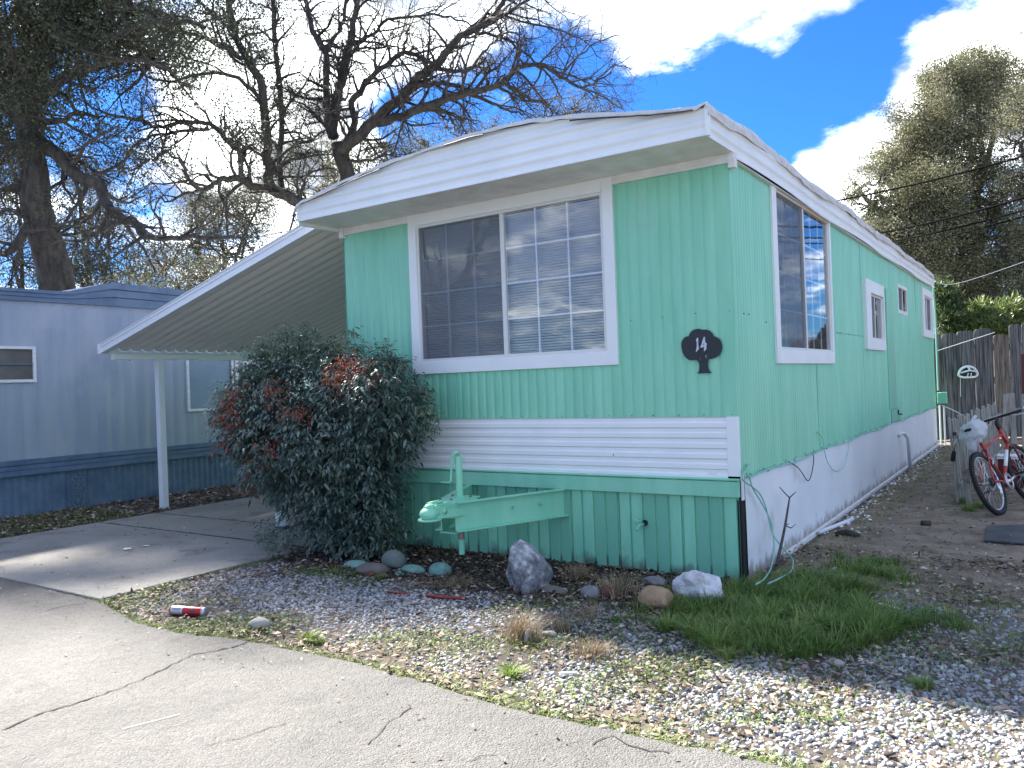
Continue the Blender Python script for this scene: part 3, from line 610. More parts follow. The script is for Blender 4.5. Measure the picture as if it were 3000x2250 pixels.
mb = MB(); mb.box(-2.66, -2.635, -.005, .0, 1.255, 1.67); mb.build('seam_strip', 'mint', home, bevel=.001)
for x_, y_, z_ in ((-.09, -.80, .668), (.09, -.80, .668), (.055, -1.0, .668), (-.055, -1.0, .668)): mb = MB(); mb.tube([hp(x_, y_, z_), hp(x_, y_, z_+.012)], .011, 6); mb.build('bolt', 'rust', hitch)
for x_, y_ in ((.38, -.25), (.27, -.50)): mb = MB(); mb.tube([hp(x_+.02, y_, .55), hp(x_+.045, y_-.008, .55)], .012, 6); mb.build('bolt', 'mint2', hitch)

# --- windows
def add_window(wall, a0, a1, z0, z1, proud, cas, nx_, nz_, screen_pane, blinds=True, div=None, name='window'):
    """wall 'f' = front (faces -y), 's' = side (faces +x). a = position along the wall; cas = (left, right, bottom, top) casing widths"""
    P = (lambda a, d, z: (a, -d, z)) if wall == 'f' else (lambda a, d, z: (d, a, z))
    def bx(mb, a_0, a_1, d0, d1, zz0, zz1, mi=0):
        p, q = P(a_0, d0, zz0), P(a_1, d1, zz1); mb.box(p[0], q[0], p[1], q[1], zz0, zz1, mi)
    w = bpy.data.objects.new(name, None); C.objects.link(w); w.parent = home; w.location = P((a0+a1)/2, 0, z0); w['_base'] = 1
    off = Matrix.Translation(-Vector(w.location))
    def fin(mb, nm, m, bevel=.0, **k):
        o = mb.build(nm, m, w, bevel=bevel, **k); o.matrix_parent_inverse = off; return o
    cl, cr_2, cb, ct = cas
    mid = div if div else (a0+a1)/2
    # casing boards with mitred look: four boards
    if cl: mb = MB(); bx(mb, a0-cl, a0, -.005, proud, z0-cb, z1+ct); fin(mb, 'casing', 'white', .003)
    if cr_2: mb = MB(); bx(mb, a1, a1+cr_2, -.005, proud, z0-cb, z1+ct); fin(mb, 'casing', 'white', .003)
    if cb: mb = MB(); bx(mb, a0, a1, -.005, proud+.001, z0-cb, z0); fin(mb, 'casing', 'white', .003)
    if ct: mb = MB(); bx(mb, a0, a1, -.005, proud+.001, z1, z1+ct); fin(mb, 'casing', 'white', .003)
    fw = .026
    mb = MB(); bx(mb, a0, a0+fw, -.06, .012, z0, z1); bx(mb, a1-fw, a1, -.06, .012, z0, z1); bx(mb, a0+fw, a1-fw, -.06, .014, z0, z0+fw); bx(mb, a0+fw, a1-fw, -.06, .014, z1-fw, z1)
    fin(mb, 'frame', 'frame', .002)
    mb = MB(); bx(mb, mid-.022, mid+.022, -.030, .008, z0+fw, z1-fw); fin(mb, 'meeting_stile', 'frame', .002)
    for k, (p0, p1) in enumerate(((a0+fw, mid-.022), (mid+.022, a1-fw))):
        d = -.012 if k == 0 else -.004
        mb = MB(); mb.add([P(p0, d, z0+fw), P(p1, d, z0+fw), P(p1, d, z1-fw), P(p0, d, z1-fw)], [(0, 1, 2, 3)]); fin(mb, 'pane', 'glassdark' if (screen_pane == k) else 'glass')
        if nx_:
            mb = MB()
            for i in range(1, nx_): c = p0+(p1-p0)*i/nx_; bx(mb, c-.008, c+.008, d-.018, d-.006, z0+fw, z1-fw)
            fin(mb, 'muntin', 'muntin'); mb = MB()
            for i in range(1, nz_): c = z0+fw+(z1-z0-2*fw)*i/nz_; bx(mb, p0, p1, d-.016, d-.0075, c-.008, c+.008)
            fin(mb, 'muntin', 'muntin')
        if screen_pane == k:
            mb = MB(); q = [P(p0, .003, z0+fw), P(p1, .003, z0+fw), P(p1, .003, z1-fw), P(p0, .003, z1-fw)]; mb.add(q, [(0, 1, 2, 3)]); fin(mb, 'insect_screen', 'screen')
    if blinds:
        me = None; z = z0+fw+.008; kk = 0
        while z < z1-fw:
            if me is None:
                mb = MB(); bx(mb, a0+fw+.004, a1-fw-.004, -.068, -.0665, -.0155, .0155); me = mb.mesh('slat'); me.materials.append(M['blind'])
                tilt = Matrix.Rotation(rad(58 if wall == 'f' else -58), 4, 'X' if wall == 'f' else 'Y')
                off0 = Vector(P((a0+a1)/2, -.067, 0))
                me.transform(Matrix.Translation(-off0)); me.transform(tilt)
            o = bpy.data.objects.new('slat', me); C.objects.link(o); o.parent = w
            o.matrix_parent_inverse = off; o.location = off0+Vector((0, 0, z)); o.rotation_euler = (R.uniform(-.05, .05) if wall == 'f' else 0, 0 if wall == 'f' else R.uniform(-.05, .05), R.uniform(-.001, .001)); z += .0235; kk += 1
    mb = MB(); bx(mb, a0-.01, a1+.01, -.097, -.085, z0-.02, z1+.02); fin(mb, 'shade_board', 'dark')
    return w
add_window('f', *WO[:2], WO[2], WO[3], .024, (.095, .095, .115, .105), 3, 4, 0, div=-2.055)
add_window('s', *SO[0], .030, (.13, .06, .12, 0), 3, 4, 0, div=2.12)
add_window('s', *SO[1], .045, (.34, .06, .14, .16), 0, 0, 0, div=(SO[1][0]+SO[1][1])/2-.02)
add_window('s', *SO[2], .012, (.03, .03, .03, .03), 0, 0, 0)
add_window('s', *SO[3], .04, (.25, .25, .13, .13), 0, 0, 1)
# long cover panel, hatch and latch on the side wall
ya, yb_ = onx(2600, 1000, .02).y, onx(2621, 1000, .02).y
box_obj('cover_panel', (.008, .026, ya, yb_, .98, 2.72), 'mint', home, .004)
box_obj('hatch_door', (.009, .022, onx(2613, 1200, .02).y, onx(2637, 1200, .02).y, .80, .97), 'mint', home, .003)
p = onx(2632, 1212, .03); mb = MB(); mb.tube([p+Vector((0, 0, .06)), p, p+Vector((.03, .03, -.01)), p+Vector((.03, .12, -.015))], .012, 8); mb.build('hatch_latch', 'black', home)
# rear corner electrics
q = Vector((.12, HL+.05, .95))
box_obj('meter_box', (.03, .20, HL+.02, HL+.14, .84, 1.06), 'mint', home, .01)
for dx in (.06, .14): mb = MB(); mb.tube([(dx, HL+.1, .0), (dx, HL+.1, .80)], .016, 8); mb.build('conduit', 'pvc', home)
mb = MB(); mb.tube([(.05, HL+.06, 1.1), (.05, HL+.05, 2.6), (.03, HL+.03, 3.2)], .016, 8); mb.build('conduit', 'wiremint', home)
# white standpipe beside the plinth
mb = MB(); a = Vector((.05, 7.45, .58)); mb.tube([(.02, 7.3, .56), (.05, 7.35, .59), (.07, 7.5, .58), (.10, 7.62, .50), (.11, 7.7, .02)], .026, 10)
tag(mb.build('standpipe', 'pvc', smooth=True), 'bent white plastic pipe standing out of the dirt against the white plinth', 'pipe')
# cables
def cable(pts, r, m, label, name='cable', cat='cable', group=None):
    P = [Vector(p) for p in pts]; out = []
    for i in range(len(P)-1):
        p0, p1, p2, p3 = P[max(i-1, 0)], P[i], P[i+1], P[min(i+2, len(P)-1)]
        for k in range(6): t = k/6; out.append(.5*((2*p1)+(p2-p0)*t+(2*p0-5*p1+4*p2-p3)*t*t+(3*p1-p0-3*p2+p3)*t**3))
    out.append(P[-1]); mb = MB(); mb.tube(out, r, 6); o = mb.build(name, m, smooth=True); return tag(o, label, cat, group)
X_ = .045
cable([onx(u, v, x) for u, v, x in ((2187, 1358, .02), (2192, 1375, .04), (2176, 1392, .06), (2178, 1408, .06), (2206, 1428, .06), (2228, 1450, .07), (2245, 1490, .09), (2262, 1560, .12), (2295, 1608, .2), (2322, 1640, .22), (2318, 1672, .25), (2285, 1694, .3), (2250, 1710, .3))], .006, 'wiremint', 'pale mint cable looping from corner down to the grass, outer of the two')
cable([onx(u, v, x) for u, v, x in ((2195, 1360, .02), (2186, 1385, .05), (2196, 1400, .04), (2205, 1430, .04), (2235, 1480, .05), (2258, 1530, .06), (2268, 1600, .08), (2260, 1660, .12), (2240, 1695, .2), (2215, 1712, .25))], .006, 'wiremint', 'pale mint cable hanging down the plinth near corner, inner of the two')
pts = [(.03, y, .775+.012*math.sin(y*3)) for y in np.arange(.12, HL, .28)]
cable(pts, .007, 'wiremint', 'long mint painted cable clipped along the bottom edge of the green side wall')
cable([(.03, 1.20, .79), (.04, 1.5, .70), (.05, 1.75, .56), (.05, 1.9, .60), (.04, 2.05, .72), (.03, 2.07, .79)], .004, 'wire', 'short dark cable sagging in a V below the side wall')
cable([onx(u, v, x) for u, v, x in ((2394, 1265, .02), (2410, 1285, .04), (2415, 1320, .05), (2425, 1355, .05), (2445, 1380, .05), (2468, 1372, .05), (2482, 1340, .04), (2487, 1290, .03))], .004, 'wiremint', 'thin cable hanging in a deep loop across the white plinth')
cable([(.05, HL+.1, 3.3), (.5, HL+.4, 3.26), (2.0, 14.6, 3.9)], .006, 'pvc', 'pale service cable leaving the rear roof corner towards the fence')
cable([(.05, HL+.1, 1.9), (.3, HL+.6, 2.0), (1.0, 13.6, 2.25)], .006, 'pvc', 'pale cable running from rear wall up over the board fence')
cable([(.1, HL+.1, .8), (.45, HL+.05, .6), (.6, HL-.1, .3), (.35, HL-.3, .05)], .010, 'pvc', 'grey cable drooping to the ground behind the green meter box')
# --- house number plaque
def cp(u, v): return ((u-890)*.000318, (1425-v)*.000316)
outl = [(765, 1425), (770, 1410), (800, 1385), (815, 1340), (822, 1270), (820, 1200), (800, 1150), (775, 1115), (745, 1095), (680, 1098), (600, 1098), (550, 1082), (500, 1040), (455, 985), (420, 910), (398, 820), (388, 740), (395, 660), (420, 600), (460, 550), (510, 520), (585, 512), (600, 470), (640, 415), (700, 370), (780, 350), (860, 352), (915, 380), (990, 380), (1060, 395), (1120, 430), (1165, 480), (1200, 550), (1260, 575), (1320, 620), (1360, 680), (1385, 760), (1390, 840), (1375, 910), (1340, 970), (1290, 1025), (1230, 1065), (1150, 1083), (1050, 1092), (1028, 1140), (1020, 1200), (1025, 1280), (1040, 1350), (1070, 1390), (1110, 1410), (1105, 1425)]
h1 = [(820, 1010), (850, 1040), (868, 1075), (860, 1115), (825, 1085), (808, 1050)]; h2 = [(985, 960), (1015, 985), (1022, 1030), (1010, 1072), (965, 1072), (955, 1020), (962, 980)]
plq = thing('house_number_plaque', 'black tree shaped plaque with white number 14 on the green wall', 'house number')
me = curve_mesh('plaque', [[cp(*p) for p in l] for l in (outl, h1, h2)], .005); o = link('board', me, 'black', plq)
rotm = Matrix.Rotation(PI/2, 4, 'X'); PZ = 1.578
me.transform(Matrix.Translation((-.255, -.014, PZ)) @ rotm)
for lp in ([[(815, 562), (828, 580), (825, 640), (822, 720), (832, 790), (846, 830), (770, 910), (758, 895), (775, 850), (790, 760), (790, 650), (770, 632), (785, 600)]],
           [[(975, 548), (992, 560), (995, 620), (997, 705), (1025, 700), (1032, 735), (1028, 780), (1010, 800), (1030, 830), (1000, 870), (975, 900), (962, 890), (965, 800), (960, 790), (905, 812), (882, 805), (880, 785), (905, 735), (945, 620)], [(962, 690), (930, 755), (965, 745)]]):
    me = curve_mesh('numeral', [[cp(*p) for p in l] for l in lp], .004); me.transform(Matrix.Translation((-.255, -.024, PZ)) @ rotm); link('numeral', me, 'numeral', plq)

# ================================================================== AWNING
awn = thing('carport_awning', 'white ribbed metal carport awning sloping down left from the mint home', 'awning')
AX0, AZ0, AX1, AZ1 = -HX-.05, 3.32, -8.32, 2.225; sl = (AZ0-AZ1)/(AX0-AX1)
az = lambda x: AZ1+(x-AX1)*sl
pan = None
for i in range(46):
    y = -.16+i*.165
    if pan is None:
        pr = [(0, -.040), (.010, -.040), (.018, 0), (.030, .0), (.045, -.012), (.095, -.038), (.125, -.040), (.165, -.040)]
        pr = [(0, .0), (.014, .0), (.030, -.020), (.060, -.050), (.105, -.056), (.135, -.050), (.156, -.020), (.165, 0)]
        mb = MB(); V = []
        for x in (AX0, (AX0+AX1)/2, AX1+.04): V += [(x, a, az(x)+b) for a, b in pr]
        n = len(pr); mb.add(V, [(j*n+k, j*n+k+1, (j+1)*n+k+1, (j+1)*n+k) for j in range(2) for k in range(n-1)]); pan = mb.mesh('roof_pan'); pan.materials.append(M['awn'])
        pan.polygons.foreach_set('use_smooth', [True]*len(pan.polygons))
    o = bpy.data.objects.new('roof_pan', pan); C.objects.link(o); o.parent = awn; o.location.y = y
mb = MB()                                                       # rolled trim on the open front edge
for (y0, y1, z0, z1) in ((-.20, -.165, -.085, .045), (-.212, -.20, -.085, -.070), (-.210, -.20, -.005, .008), (-.212, -.20, .035, .045), (-.165, -.12, -.085, -.078)):
    mb.prism([(AX0-.05, y0, az(AX0-.05)+z0), (AX0-.05, y1, az(AX0-.05)+z0), (AX0-.05, y1, az(AX0-.05)+z1), (AX0-.05, y0, az(AX0-.05)+z1)], (AX1-AX0+.05, 0, AZ1-az(AX0-.05)))
mb.build('edge_trim', 'awnw', awn)
mb = MB(); mb.box(AX1-.035, AX1+.03, -.215, 7.45, AZ1-.085, AZ1+.05); mb.build('gutter', 'awnw', awn, bevel=.004)
mb = MB(); mb.box(-8.255, -8.18, -.10, 7.4, 2.062, 2.135); mb.build('beam', 'awn', awn, bevel=.004)
for y in (.56, 3.9, 7.1): box_obj('post', (-8.262, -8.172, y-.045, y+.045, .0, 2.064), 'awnw', awn, .005)
mb = MB(); mb.box(AX0-.1, AX0+.02, -.16, -.02, AZ0-.12, AZ0-.05); mb.box(AX0-.07, AX0+.03, -.02, .45, AZ0-.11, AZ0-.07); mb.build('wall_bracket', 'awnw', awn, bevel=.003)
mb = MB(); mb.box(AX0-.01, AX0+.02, -.10, 7.4, AZ0-.1, AZ0+.02); mb.build('ledger', 'awn', awn)
mb = MB(); mb.tube([(AX1+.05, .14, 2.135), (AX1+.10, .15, 2.09), (AX1+.07, .16, 2.05)], .008, 6); mb.build('hook', 'rust', awn)

# ================================================================== BLUE-GREY NEIGHBOUR
NX = -9.64
nb = thing('neighbour_trailer', 'dull blue grey single-wide trailer standing left behind the carport', 'trailer')
NOp = [(-1.35, -.42, 1.86, 2.27), (1.97, 2.78, 1.34, 2.24)]
corr_wall('wall', 'blue', -9, 9, .76, 2.94, .205, .008, NOp, lambda u, z, h: (NX-h, u, z), nb, 'rib', amp=.007)
corr_wall('skirt', 'blue2', -9, 9, .0, .57, .10, .014, [], lambda u, z, h: (NX-.02-h, u, z), nb, 'sine', amp=.006)
for z0, z1, d in ((.56, .63, .035), (.635, .70, .022), (.705, .775, .030)): box_obj('belt_rail', (NX-.02, NX+d, -9, 9, z0, z1), 'blue2', nb, .004)
prof = [(-9, 3.08), (-.1, 3.09), (.10, 3.10), (.73, 3.28), (1.9, 3.25), (9, 3.22)]
def fz(y):
    for (a, za), (b, zb) in zip(prof[:-1], prof[1:]):
        if a <= y <= b: return za+(zb-za)*(y-a)/(b-a)
for lo_, hi_, d in ((0, .36, .04), (.38, .70, .055), (.72, 1., .075)):
    mb = MB(); ysn = [-9, -4, -.1, .1, .4, .73, 1.3, 1.9, 4, 9]; V = []
    for y in ysn: z0 = 2.93; z1 = fz(y); V += [(NX+d, y, z0+(z1-z0)*lo_), (NX+d, y, z0+(z1-z0)*hi_), (NX-.1, y, z0+(z1-z0)*hi_), (NX-.02, y, z0+(z1-z0)*lo_)]
    n = len(ysn); mb.add(V, [(4*i+a, 4*(i+1)+a, 4*(i+1)+(a+1) % 4, 4*i+(a+1) % 4) for i in range(n-1) for a in range(4)]+[(0, 1, 2, 3), (4*n-4, 4*n-1, 4*n-2, 4*n-3)]); mb.build('roof_fascia', 'blue2', nb)
mb = MB(); ysn = [-9, .1, .73, 9]; V = []
for y in ysn: V += [(NX-.05, y, fz(y)+.005), (NX-1.9, y, fz(y)+.02), (NX-3.6, y, fz(y)+.005)]
mb.add(V, [(3*i+a, 3*(i+1)+a, 3*(i+1)+a+1, 3*i+a+1) for i in range(3) for a in range(2)]); mb.build('roof', 'membrane', nb)
mb = MB(); mb.box(NX-3.6, NX-.06, -9, 9, .02, 3.05); mb.build('core', 'dark', nb)
for (y0, y1, z0, z1), pm in zip(NOp, ('tanpane', 'bluepane')):
    if pm not in M: M[pm] = mat(pm, (.16, .14, .125) if pm[0] == 't' else (.20, .26, .34), .4, (.10, .09, .08) if pm[0] == 't' else (.24, .30, .38), 3)
    w = MB(); t = .04
    w.box(NX, NX+.03, y0-t, y0, z0-t, z1+t); w.box(NX, NX+.03, y1, y1+t, z0-t, z1+t); w.box(NX, NX+.031, y0, y1, z0-t, z0); w.box(NX, NX+.031, y0, y1, z1, z1+t)
    wo = w.build('window', 'white_dirty', nb, bevel=.003); w = MB(); w.box(NX-.03, NX-.01, y0, y1, z0, z1); w.build('pane', pm, wo)
    if pm[0] == 't': w = MB(); w.box(NX-.008, NX+.012, y0, y1, (z0+z1)/2-.008, (z0+z1)/2+.008); w.build('louvre_bar', 'blue2', wo)
mb = MB(); mb.box(NX, NX+.025, 2.86, 2.92, .8, 2.9); mb.box(NX, NX+.025, 3.02, 3.07, .8, 2.9); mb.build('door_frame', 'white_dirty', nb)
mb = MB(); mb.box(NX-.0, NX+.012, 3.07, 4.6, 1.3, 2.8); 
for z in np.arange(1.35, 2.8, .06): mb.box(NX+.012, NX+.02, 3.07, 4.6, z, z+.03)
mb.build('louvre_shutter', 'white_dirty', nb)
V = []; mb = MB(); ya = onx(210, 1380, NX).y
mb.box(NX+.0, NX+.004, ya-.02, ya+.2, .02, .56); mb.build('perforated_vent', 'perfblue' if 'perfblue' in M else M.setdefault('perfblue', mat('perforated_blue', (.04, .06, .09), .6, (.14, .20, .28), 90, lo=.45, hi=.55, detail=1)), nb)

# ================================================================== STONES
ICO = {}
def ico(sub):
    if sub not in ICO:
        bm = bmesh.new(); bmesh.ops.create_icosphere(bm, subdivisions=sub, radius=1)
        ICO[sub] = (np.array([v.co[:] for v in bm.verts]), np.array([[v.index for v in f.verts] for f in bm.faces])); bm.free()
    return ICO[sub]
def fbm(P, seed, oct_=4, fq=1.3):
    rs = np.random.RandomState(seed); out = np.zeros(len(P)); a = 1.
    for o in range(oct_):
        for _ in range(4): d = rs.normal(size=3); d /= np.linalg.norm(d); out += a*np.sin(P@d*fq*2+rs.rand()*6.28)/4
        a *= .5; fq *= 2.1
    return out
def stone(name, u, v, size, m, label, seed=1, rough=.12, facets=0, rot=0, sub=4, sink=.18, yoff=0, peak=None, group=None, cat='rock'):
    """size = half width, half depth, height; (u, v) is the foot of the stone as seen"""
    V, Fc = ico(sub); V = V.copy()
    rs = np.random.RandomState(seed)
    for _ in range(facets):                                     # broken faces
        d = rs.normal(size=3); d /= np.linalg.norm(d); lim = .60+.25*rs.rand(); ex = V@d-lim; V -= np.outer(np.clip(ex, 0, None)*.93, d)
    V *= (1+rough*fbm(V, seed)*.6)[:, None]
    if peak: V[:, 0] += peak*np.clip(V[:, 2], 0, 1); V[:, :2] *= (1-.17*np.clip(V[:, 2], 0, 1))[:, None]
    h = size[2]/(2-sink*2); V = V*np.array([size[0], size[1], h])
    c, s = math.cos(rot), math.sin(rot); V = V@np.array([[c, s, 0], [-s, c, 0], [0, 0, 1]])
    g_ = gnd(u, v, .0); d = Vector((g_.x-CAM.x, g_.y-CAM.y, 0)).normalized(); pos = g_+d*size[1]*.8
    V += np.array([pos.x, pos.y, h*(1-sink*2)+.005])
    o = fast(name, V, Fc, m, smooth=True); tag(o, label, cat, group); return o
stone('rock', 1555, 1742, (.21, .17, .43), 'marble', 'big pointed grey marbled rock in front of the skirt, tallest of the stones', 11, .42, 20, .3, 5, .36, peak=-.34)
stone('rock', 2055, 1782, (.20, .15, .27), 'quartz', 'large white quartz rock on the grass edge by the home corner', 19, .40, 18, .1, 5, .30, peak=-.12)
stone('rock', 1925, 1792, (.135, .10, .15), 'tanrock', 'rounded tan brown rock left of the white quartz rock', 14, .14, 3, -.1, 4)
stone('rock', 1540, 1750, (.036, .03, .095), 'greyrock', 'small dark grey pointed stone at the foot of the big marbled rock', 21, .1, 3, 0, 3, .12, peak=.0)
stone('rock', 1622, 1748, (.115, .05, .065), 'brownrock', 'long flat grey brown stone right of the big marbled rock', 23, .1, 2, -.1, 4)
stone('rock', 1730, 1758, (.075, .06, .085), 'greyrock', 'rounded grey stone between flat brown stone and red stone', 25, .14, 2, 0, 4)
stone('rock', 1780, 1757, (.055, .05, .085), 'redrock', 'dark red stone in dry grass left of the tan rock', 27, .16, 5, 0, 4)
stone('rock', 1918, 1722, (.10, .06, .07), 'greyrock', 'low grey stone at the skirt foot behind the tan rock', 28, .1, 2, 0, 4)
stone('rock', 1058, 1645, (.062, .05, .125), 'brownrock', 'upright brown grey cobble at the back left of the cobble pile', 31, .08, 1, 0, 4, .1)
stone('rock', 1045, 1672, (.13, .06, .075), 'mintrock', 'flat mint oversprayed cobble at the left end of the pile', 32, .06, 1, .25, 4)
stone('rock', 1092, 1690, (.15, .07, .10), 'brownrock', 'long brown cobble lying slanted in the middle of the pile', 33, .06, 1, .35, 4)
stone('rock', 1155, 1675, (.115, .09, .17), 'greenrock', 'large grey green dome shaped cobble in the pile', 34, .07, 1, 0, 4)
stone('rock', 1212, 1686, (.12, .06, .075), 'mintrock', 'flat mint cobble just right of the grey green dome cobble', 35, .07, 2, 0, 4)
stone('rock', 1290, 1695, (.095, .075, .115), 'mintrock', 'bright mint egg shaped cobble standing apart at right of the pile', 36, .07, 1, .4, 4)
stone('rock', 1172, 1690, (.048, .035, .04), 'mintrock', 'tiny mint pebble in front of the dome cobble', 37, .07, 1, 0, 3)
stone('rock', 1085, 1694, (.038, .03, .05), 'redrock', 'small dark maroon pebble in front of the long brown cobble', 38, .07, 2, 0, 3)
stone('rock', 1122, 1692, (.035, .03, .035), 'redrock', 'tiny maroon pebble between brown cobble and dome cobble', 39, .07, 2, 0, 3)
stone('rock', 758, 1850, (.085, .05, .075), 'paleston', 'buff flat stone in the gravel right of the red can', 41, .12, 5, .3, 4)
stone('rock', 1655, 1738, (.022, .02, .03), 'quartz', 'little bright white pebble beside the flat brown stone', 42, .1, 2, 0, 3)
stone('rock', 1610, 1870, (.05, .035, .035), 'paleston', 'pinkish buff pebble beside the tan dry grass tuft', 43, .1, 2, 0, 3)
stone('rock', 1822, 2155, (.028, .018, .02), 'quartz', 'oval white pebble on the asphalt near the gravel edge', 44, .06, 0, 0, 3)
stone('rock', 906, 2122, (.017, .014, .022), 'greyrock', 'small grey pebble lying alone on the sunlit asphalt', 45, .1, 3, 0, 3, .05)
stone('rock', 1243, 2220, (.016, .014, .008), 'tanrock', 'yellowish chip on the asphalt near the bottom of the picture', 46, .1, 0, 0, 3, .05)
stone('rock', 2335, 1858, (.04, .03, .035), 'paleston', 'buff pebble at the front edge of the green grass', 47, .1, 2, 0, 3)
stone('rock', 2450, 1958, (.045, .03, .035), 'paleston', 'round yellowish pebble among pale gravel right of the grass', 48, .1, 1, 0, 3)
for u, v, s, l in ((609, 2240, .013, 'black seed pod on asphalt at the bottom edge'), (1200, 2145, .010, 'dark seed pod on asphalt in the lower middle'), (268, 1652, .014, 'dark seed pod on the concrete driveway'), (1110, 2138, .007, 'tiny dark speck of debris on asphalt, left of the seed pod')):
    stone('seed_pod', u, v, (s, s, s*1.2), 'black', l, int(u), .3, 2, 0, 2, .05, cat='seed pod')

# ================================================================== CAN, STICKS, BOARD SCRAPS
def fin_copy_color(): pass
M['canred'] = mat('can_red', (.42, .02, .025), .3, metallic=.3); M['cansilver'] = mat('can_silver', (.5, .52, .54), .35, metallic=.6); M['printdark'] = mat('can_print', (.06, .06, .07), .5)
a, b = gnd(503, 1806, 0), gnd(604, 1812, 0); a.z = b.z = .045; ax = (b-a).normalized()
can = thing('drink_can', 'red and silver drink can lying on its side at the gravel edge', 'can')
L_ = (b-a).length; pt = lambda t: a+ax*L_*t
mb = MB(); rr = .033; mb.tube([pt(0), pt(.03), pt(.5), pt(.92), pt(.98)], [.026, rr, rr, rr, .028], 28); mb.build('body', 'canred', can, smooth=True)
perp = ax.cross(Vector((0, 0, 1))).normalized()
def can_patch(t0, t1, a0, a1, m, nm):
    V = []; k = 8
    for t in (t0, t1):
        for i in range(k+1): an = a0+(a1-a0)*i/k; V.append(pt(t)+(perp*math.cos(an)+Vector((0, 0, 1))*math.sin(an))*(rr+.0008))
    mb = MB(); mb.add(V, [(i, i+1, k+2+i, k+1+i) for i in range(k)]); return mb.build(nm, m, can, smooth=True)
can_patch(.06, .40, -.5, 1.9, 'cansilver', 'silver_label'); can_patch(.62, .76, .1, .8, 'printdark', 'print_block')
for i in range(5): can_patch(.10, .34, .3+i*.16, .37+i*.16, 'printdark', 'print_line')
mb = MB(); mb.tube([pt(.92), pt(1.0), pt(1.0)], [.0335, .031, .024], 28); mb.build('rim', 'cansilver', can, smooth=True)
mb = MB(); mb.tube([gnd(1248, 1745, .02), gnd(1300, 1750, .025), gnd(1365, 1753, .02)], [.011, .013, .011], 8); M['redstick'] = mat('red_painted_stick', (.32, .03, .02), .5, (.18, .02, .02), 9)
tag(mb.build('red_stick', 'redstick', smooth=True), 'bright red painted stick lying across the gravel below the hitch', 'stick')
mb = MB(); mb.tube([gnd(1130, 1733, .015), gnd(1170, 1738, .02), gnd(1208, 1738, .015)], .008, 7); tag(mb.build('red_stick', 'redstick', smooth=True), 'shorter duller red stick left of the bright red one', 'stick')
mb = MB(); a, b = gnd(2575, 1768, .03), gnd(2638, 1785, .02); mb.beam(a, b, .028, .008); tag(mb.build('wood_sliver', 'white_dirty'), 'white painted splinter of board lying on the green grass', 'splinter')
mb = MB(); mb.tube([gnd(2450, 1564, .03), gnd(2480, 1560, .035), gnd(2518, 1568, .03)], [.025, .032, .02], 8); tag(mb.build('dead_branch', 'bark', smooth=True), 'short dark dead branch on the dirt beside the white plinth', 'branch')
mb = MB(); mb.tube([gnd(2590, 2207, .03), gnd(2625, 2212, .03)], [.010, .013], 7); tag(mb.build('dead_branch', 'bark', smooth=True), 'small dark twig lying on pale gravel near the bottom right', 'twig')
mb = MB(); mb.beam(gnd(1640, 1973, .03), gnd(1690, 1970, .025), .016, .010); tag(mb.build('wood_sliver', 'white_dirty'), 'pale wood chip lying in weeds in the middle of the yard', 'splinter')
mb = MB(); p = gnd(1540, 1880, .02); mb.tube([p, p+Vector((.01, .0, .05)), p+Vector((.02, .01, .075))], [.012, .011, .009], 7); tag(mb.build('wood_sliver', 'paleston'), 'curled bleached bark piece at foot of the tan dry tuft', 'bark piece')
mb = MB(); mb.tube([gnd(2400, 1560, .04), gnd(2480, 1528, .04), gnd(2498, 1520, .05)], .02, 8); mb.tube([gnd(2482, 1530, .04), gnd(2484, 1537, -.0)], .028, 8); tag(mb.build('drain_pipe', 'pvc', smooth=True), 'short white drain pipe elbow lying at the foot of plinth', 'pipe')
for (u, v, s, l) in ((372, 1608, .11, 'large white paint scrap on the driveway'), (430, 1599, .09, 'thin white paint scrap right of the large one on driveway'), (540, 1547, .06, 'pale leaf scrap on the far slab near carport'), (258, 1500, .05, 'white paper scrap in the litter by the neighbour skirt')):
    p = gnd(u, v, .042); V = [p+Vector((s*.5*math.cos(t)*R.uniform(.7, 1.1), s*.32*math.sin(t)*R.uniform(.6, 1.2), R.uniform(0, .006))) for t in np.arange(0, 6.2, .7)]; mb = MB(); mb.add(V, [tuple(range(len(V)))]); tag(mb.build('scrap', 'white'), l, 'scrap')
# blue and white jug behind the shrub
jug = thing('water_jug', 'clear white jug with blue base on driveway behind the shrub', 'jug'); p = gnd(828, 1548, .034)
mb = MB(); mb.tube([p+Vector((0, 0, z)) for z in (.03, .05, .16, .20, .23, .27)], [.07, .075, .075, .06, .03, .028], 18); mb.build('body', 'plastic', jug, smooth=True)
mb = MB(); mb.tube([p, p+Vector((0, 0, .03))], .077, 18); M['bluep'] = mat('blue_plastic', (.02, .04, .2), .4); mb.build('foot', 'bluep', jug)
# rubber mat on the dirt, far right
q = [gnd(2890, 1545, .02), gnd(2883, 1588, .02), gnd(3060, 1600, .02), gnd(3050, 1540, .02)]; mb = MB(); mb.prism(q, (0, 0, .018)); tag(mb.build('rubber_mat', 'mat_', bevel=.004), 'flat dark rubber mat lying on the dirt below the bicycle', 'mat')
mb = MB(); mb.tube([gnd(2698, 1532, .03), gnd(2727, 1534, .03)], [.025, .03], 8); tag(mb.build('dead_branch', 'bark', smooth=True), 'dark stub of wood in the middle of the dirt path', 'wood piece')

